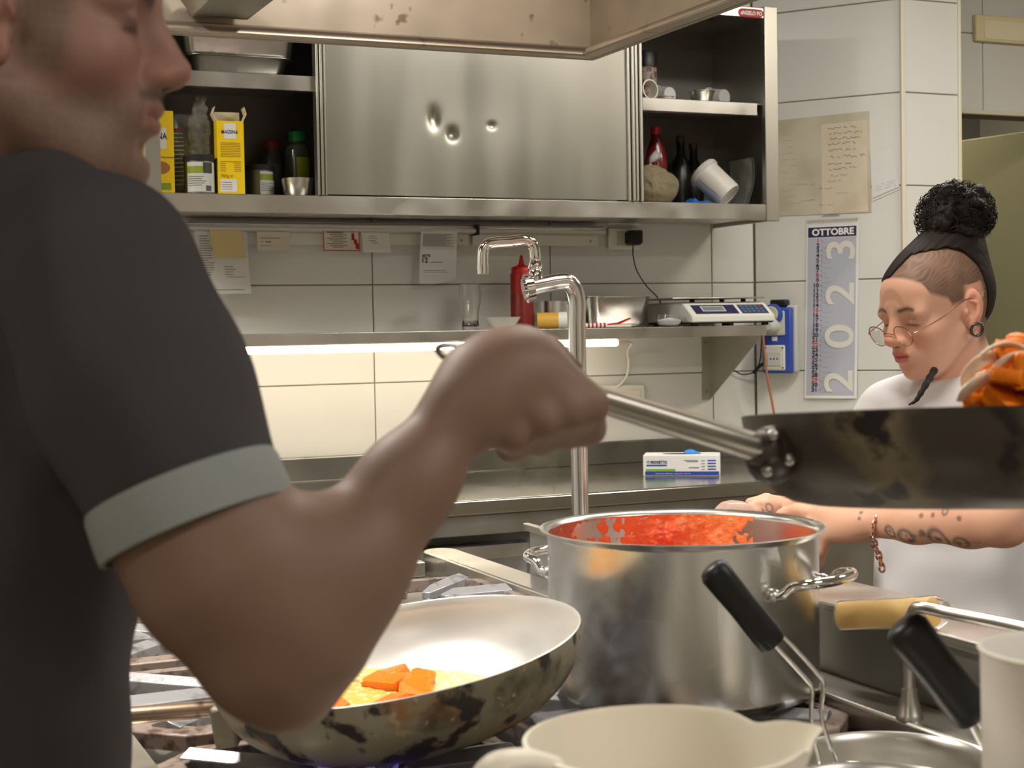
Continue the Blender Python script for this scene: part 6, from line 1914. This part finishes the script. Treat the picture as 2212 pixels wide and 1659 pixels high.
# right arm + hand
shR, elR, wrR = tuple(SR0 + SHF), (1.6078, 2.2407, 1.0371), (1.4622, 2.1521, 1.0595)
lo, hi = bbox([shR, elR, wrR, (1.3400, 2.1188, 1.0857), (1.3531, 2.1130, 1.0328)], .06)
fb = Field(lo, hi, .0032)
fb.chain([(shR, .046), (tuple(Vector(shR).lerp(Vector(elR), .5)), .043), (elR, .036)], .02).chain([(elR, .034), (tuple(Vector(elR).lerp(Vector(wrR), .35)), .034), (wrR, .0215)], .02)
fb.cap(wrR, (1.4088, 2.1321, 1.0649), .020, .018, .012)
for q, pts in enumerate([[(1.4040, 2.1287, 1.0732), (1.3700, 2.1219, 1.0745), (1.3453, 2.1165, 1.0675)], [(1.4004, 2.1248, 1.0646), (1.3630, 2.1140, 1.0636), (1.3397, 2.1080, 1.0568)], [(1.4010, 2.1246, 1.0555), (1.3664, 2.1126, 1.0530), (1.3444, 2.1059, 1.0477)], [(1.4030, 2.1237, 1.0478), (1.3759, 2.1138, 1.0417), (1.3600, 2.1099, 1.0356)]]):
    finger(fb, pts, [.0115, .0098, .0080], .005)
finger(fb, [(1.4355, 2.1421, 1.0699), (1.3999, 2.1360, 1.0804), (1.3700, 2.1383, 1.0774)], [.014, .0105, .0085], .006)
V, F = fb.mesh()
V = relax(V, F, 2, .5)
ca = np.tile(np.array(srgb(218, 166, 140)), (len(V), 1))
for p, r, w in (((1.3934, 2.1061, 1.0715), .007, .002), ((1.4184, 2.1169, 1.0628), .005, None), ((1.3775, 2.1022, 1.0699), .003, None)):
    tat(sk(p), r, w)
Vb, Fb, Cb = V, F, ca
# trunk and legs under the clothes
ft = Field((1.28, 1.55, .0), (1.86, 2.30, 1.32), .010)
ft.ell((1.62, 1.91, 1.11), (.088, .13, .14), .05).ell((1.61, 1.91, .95), (.085, .115, .14), .05).ell((1.625, 1.91, .82), (.105, .145, .12), .05)
ft.cap((1.60, 1.78, 1.215), (1.59, 2.04, 1.21), .042, .042, .05).cap((1.625, 1.91, 1.18), (1.615, 1.91, 1.27), .052, .048, .04)
for s in (1, -1):
    ft.chain([((1.63, 1.91 + s * .075, .78), .078), ((1.61, 1.91 + s * .08, .45), .055), ((1.63, 1.91 + s * .08, .1), .038)], .03)
    ft.cap((1.64, 1.91 + s * .08, .05), (1.48, 1.91 + s * .09, .04), .036, .03, .03)
V, F = ft.mesh()
V = relax(V, F, 2, .5) + np.array(SHF)
o1, o2, o3 = len(Vh), len(Vh) + len(Va), len(Vh) + len(Va) + len(Vb)
npmesh('body', np.concatenate([Vh, Va, Vb, V]), np.concatenate([Fh, Fa + o1, Fb + o2, F + o3]), SKIN, wom, col=np.concatenate([Ch, Ca, Cb, np.tile(np.array(wskin), (len(V), 1))]))
# t-shirt
def slv(a, b, r0, r1, t):
    q = Field((1.30, 1.50, .78), (1.90, 2.34, 1.36), .0055)
    a, b = Vector(a), Vector(b)
    q.cap(tuple(a), tuple(a.lerp(b, .8)), r0, r1, .02)
    q.half(tuple(a.lerp(b, t)), b - a)
    return q.D
fs = Field((1.30, 1.50, .78), (1.90, 2.34, 1.36), .0055)
fs.D = np.minimum(slv(SL0, Vector(elL) - SHF, .056, .066, .52), slv(SR0, Vector(elR) - SHF, .056, .064, .52))
fs.ell((1.615, 1.91, 1.11), (.112, .152, .165), .05).ell((1.600, 1.905, .97), (.112, .150, .16), .05).ell((1.61, 1.91, .84), (.125, .165, .12), .05)
fs.ell((1.545, 1.85, 1.09), (.055, .06, .06), .05).ell((1.54, 1.97, 1.09), (.055, .06, .06), .05)
fs.chain([((1.625, 1.91, 1.225), .058), ((1.61, 1.81, 1.222), .052), (tuple(SL0), .054)], .04).chain([((1.625, 1.91, 1.225), .058), ((1.595, 1.97, 1.22), .052), (tuple(SR0), .053)], .04)
nb = Vector(apply(MHw, np.array([[-.062, 0, -.165]]))[0])
fs.ell(tuple(nb - SHF + Vector((-.02, 0, .035))), (.072, .066, .055), .012, 's')
fs.half((0, 0, .80), (0, 0, -1))
V, F = fs.mesh()
V = relax(V, F, 2, .5)
fold = np.sin((V[:, 2] * 55 + V[:, 1] * 38 + V[:, 0] * 20) + 2.2 * vnoise(V, 11)) * np.clip((1.06 - V[:, 2]) / .2, 0, 1)
V += (.0040 * fold)[:, None] * np.array([-1., -.25, 0])[None]
npmesh('t_shirt', V + np.array(SHF), F, CLOTH_W, wom)
# collar rib
cr_ = []
for k in range(40):
    a = 2 * math.pi * k / 40
    cr_.append(tuple(nb + Vector((-.018 + .066 * math.cos(a), .062 * math.sin(a), .002 + .026 * math.cos(a)))))
MB().tube(cr_, .0065, 8, closed=True).build('collar', CLOTH_W, wom)
fp_ = Field((1.42, 1.68, .03), (1.84, 2.14, .92), .011)
fp_.ell((1.62, 1.91, .82), (.118, .158, .10), .05)
for s in (1, -1):
    fp_.chain([((1.63, 1.91 + s * .077, .78), .088), ((1.61, 1.91 + s * .082, .45), .068), ((1.63, 1.91 + s * .082, .08), .058)], .03)
V, F = fp_.mesh()
npmesh('trousers', relax(V, F, 2) + np.array(SHF), F, MATS['black_trousers'], wom)
for s in (1, -1):
    fq = Field((1.38, 1.91 + s * .085 - .08, -.01), (1.74, 1.91 + s * .085 + .08, .13), .007)
    fq.cap((1.65, 1.91 + s * .083, .05), (1.47, 1.91 + s * .09, .042), .046, .038, .03).cap((1.65, 1.91 + s * .083, .05), (1.64, 1.91 + s * .083, .09), .046, .046, .02).half((0, 0, .001), (0, 0, -1))
    V, F = fq.mesh()
    npmesh('shoe', V + np.array(SHF), F, T_BLACKM, wom)
# long hair pulled up: shell over the crown and back of the head
fc_ = Field((-.14, -.10, -.10), (.125, .10, .19), .0026)
fc_.ell((-.018, 0, .049), (.1010, .0785, .0850), .01).ell((-.038, 0, .021), (.082, .0765, .077), .02).ell((.050, 0, .048), (.0450, .0565, .0425), .03)
fc_.ell((-.068, 0, .112), (.050, .048, .040), .05)
ax_x = np.array([-.2, -.060, -.0545, -.050, -.033, -.010, .032, .074, .100, .13])
ax_z = np.array([-.30, -.12, .035, .071, .100, .113, .115, .108, .092, .082])
gx, gy, gz = fc_.ax[0], fc_.ax[1], fc_.ax[2]
zl_ = np.interp(gx, ax_x, ax_z)
zr_ = np.where(gx < -.045, -.065, np.interp(gx, hl_x, hl_z) + .003)
wl = sstep(gy, -.012, .012)
zcut = np.maximum(zl_[:, None] * wl[None, :] + zr_[:, None] * (1 - wl[None, :]), -.068)
mk = (.75 * (zcut[:, :, None] - gz[None, None, :])).astype(np.float32)
fc_.D = -smin(-fc_.D, -mk, .004)
V, F = fc_.mesh()
V = relax(V, F, 1, .4)
V = V + (.0014 * np.sin(V[:, 1] * 420 + 6 * vnoise(V, 30)) )[:, None] * np.array([0, 0, 1.])[None]
npmesh('hair', V, F, mat('dark_brown_hair', srgb(36, 28, 25), .62, bump=(160, .6, 4), stretch=(.35, 1.6, .5), spec=.2), wom, M=MHw)
# the curly bun
bc = np.array([-.084, 0., .158])
fb_ = Field((-.19, -.11, .06), (.035, .11, .26), .003)
fb_.ell(tuple(bc), (.064, .060, .052), .02)
rr = random.Random(21)
for k in range(46):
    v_ = Vector((rr.gauss(0, 1), rr.gauss(0, 1), rr.gauss(0, .8))).normalized()
    c_ = bc + np.array((v_.x * .060, v_.y * .058, v_.z * .051))
    fb_.ell(tuple(c_), (rr.uniform(.010, .020), rr.uniform(.010, .020), rr.uniform(.007, .013)), .004, rot=(rr.random() * 3, rr.random() * 3, 0))
V, F = fb_.mesh()
V = V + .0016 * vnoise(V, 330)[:, None]
npmesh('hair_bun', V, F, HAIR_D, wom, M=MHw)
cur = MB(MHw)
for k in range(420):
    v_ = Vector((rr.gauss(0, 1), rr.gauss(0, 1), rr.gauss(0, .9))).normalized()
    p = Vector(bc) + Vector((v_.x * .066, v_.y * .062, v_.z * .055))
    t1 = v_.orthogonal().normalized()
    t1 = (t1 * rr.uniform(-1, 1) + v_.cross(t1) * rr.uniform(-1, 1)).normalized()
    t2 = v_.cross(t1)
    rad = rr.uniform(.005, .010)
    st = []
    for i in range(14):
        a = i * .62
        st.append(p + t1 * (i - 6) * .0022 + (v_ * math.sin(a) + t2 * math.cos(a)) * rad)
    cur.tube(st, [.0004 + .0006 * math.sin(math.pi * i / 13) for i in range(14)], 4, cap=False)
co = cur.build('curls', HAIR_D, wom, merge=False)
co['kind'] = 'stuff'
br_ = smoothpath([(1.6344, 1.9993, 1.2896), (1.5960, 1.9671, 1.2750), (1.5727, 1.9555, 1.2570), (1.5614, 1.9551, 1.2443), (1.5488, 1.9552, 1.2389)], 6)
brd = MB().tube(br_, [.0056 * (1.12 if i % 4 < 2 else .92) * (1 - .75 * (i / (len(br_) - 1)) ** 1.6) for i in range(len(br_))], 12).build('braid', HAIR_D, wom)
# glasses
gt = thing('eyeglasses', 'thin gold wire round glasses low on the woman\'s nose', 'glasses', tuple(apply(MHw, np.array([[.108, 0, -.012]]))[0]))
gold = mat('gold_wire', (.42, .26, .18), .25, 1.)
lensm = mat('lens_glass', (1, 1, 1), .02, trans=1., ior=1.12, alpha=.35)
for s in (1, -1):
    c_ = Vector((.1140, s * .0335, -.0175))
    ring_ = [MHw @ (c_ + Vector((-.003 * abs(math.cos(a)) + .006 * math.sin(a), .0215 * math.cos(a), .0190 * math.sin(a)))) for a in [2 * math.pi * k / 40 for k in range(40)]]
    rm = MB().tube(ring_, .0009, 8, closed=True).build('rim', gold, gt)
    m = MB()
    cen_ = sum(ring_, Vector()) / 40
    m._add([tuple(p) for p in ring_] + [tuple(cen_)], [(i, (i + 1) % 40, 40) for i in range(40)])
    m.build('lens', lensm, rm)
    tp = [MHw @ Vector(p) for p in ((.1115, s * .0550, -.0135), (.1045, s * .0635, -.0115), (.05, s * .0735, .002), (.005, s * .0790, .019), (-.018, s * .0815, .016), (-.026, s * .080, -.004))]
    MB().tube(smoothpath([tuple(p) for p in tp], 5), .0009, 8).build('temple', gold, gt)
    MB().ball(MHw @ Vector((.1110, s * .0560, -.0135)), .0018, 8, 6).build('hinge', gold, gt)
MB().tube(smoothpath([tuple(MHw @ Vector(p)) for p in ((.1140, .0125, -.0145), (.1195, .005, -.0115), (.1195, -.005, -.0115), (.1140, -.0125, -.0145))], 5), .0009, 8).build('bridge', gold, gt)
# ear tunnel and hoop
et = thing('ear_tunnel', 'dark round ear tunnel in the woman\'s left ear lobe', 'earring', tuple(MHw @ Vector((-.008, .085, -.037))))
def ringpts(c_, r, ax=(0, 1, 0), n=28):
    ax = Vector(ax).normalized()
    u = ax.orthogonal().normalized()
    w = ax.cross(u)
    return [MHw @ (Vector(c_) + (u * math.cos(a) + w * math.sin(a)) * r) for a in [2 * math.pi * k / n for k in range(n)]]
MB().tube(ringpts((-.008, .0855, -.036), .0112, (.25, 1, -.1)), .0024, 10, closed=True).build('tunnel_ring', mat('dark_steel', (.12, .10, .09), .3, 1.), et)
hp = thing('ear_hoop', 'tiny silver hoop beside the dark ear tunnel', 'earring', tuple(MHw @ Vector((-.02, .085, -.03))))
MB().tube(ringpts((-.0205, .084, -.030), .0042, (.9, .4, 0), 18), .0010, 8, closed=True).build('hoop', T_CHROME, hp)
# bracelet
bc2 = thing('bracelet', 'rose gold chain bracelet dangling from the woman\'s wrist', 'bracelet', (1.4172, 1.8658, 1.0462))
rose = mat('rose_gold', (.80, .47, .38), .22, 1.)
path = smoothpath([(1.4363, 1.8847, 1.0894), (1.4069, 1.8540, 1.0807), (1.4024, 1.8527, 1.0660), (1.4060, 1.8599, 1.0512), (1.4140, 1.8673, 1.0373), (1.4183, 1.8653, 1.0247), (1.4213, 1.8640, 1.0135), (1.4231, 1.8632, 1.0038)], 4)
L_ = [0.]
for a, b in zip(path[:-1], path[1:]):
    L_.append(L_[-1] + (b - a).length)
nl = 15
for k in range(nl):
    s_ = L_[-1] * k / (nl - 1)
    i = max(0, min(len(path) - 2, int(np.searchsorted(L_, s_)) - 1))
    t_ = (s_ - L_[i]) / max(1e-6, L_[i + 1] - L_[i])
    c_ = path[i].lerp(path[i + 1], t_)
    d = (path[i + 1] - path[i]).normalized()
    u = d.cross(FW).normalized() if k % 2 == 0 else FW.cross(d).cross(d).normalized()
    u = (u + (d.cross(u)) * (.55 if k % 2 else -.55)).normalized()
    MB().tube([c_ + d * .0068 * math.cos(a) + u * .0052 * math.sin(a) for a in [2 * math.pi * q / 14 for q in range(14)]], .0018, 7, closed=True).build('link', rose, bc2)
# wrapped food she holds
wf = thing('wrapped_food', 'pale food parcel in cling film held between her hands behind the pot', 'food', (1.3194, 2.1170, 1.0684))
p = (1.3207, 2.1164, 1.0631)
fw = Field(tuple(np.array(p) - .06), tuple(np.array(p) + .06), .003)
fw.ell(p, (.030, .022, .022), .01).ell(tuple(np.array(p) + np.array((.015, -.01, .004))), (.018, .016, .014), .01)
V, F = fw.mesh()
npmesh('food', V, F, mat('pale_dough', srgb(226, 184, 158), .5), wf)
cen = V.mean(0)
npmesh('film', cen + (V - cen) * 1.06 + .0012 * vnoise(V, 260)[:, None], F, MATS['cling_film'], wf)
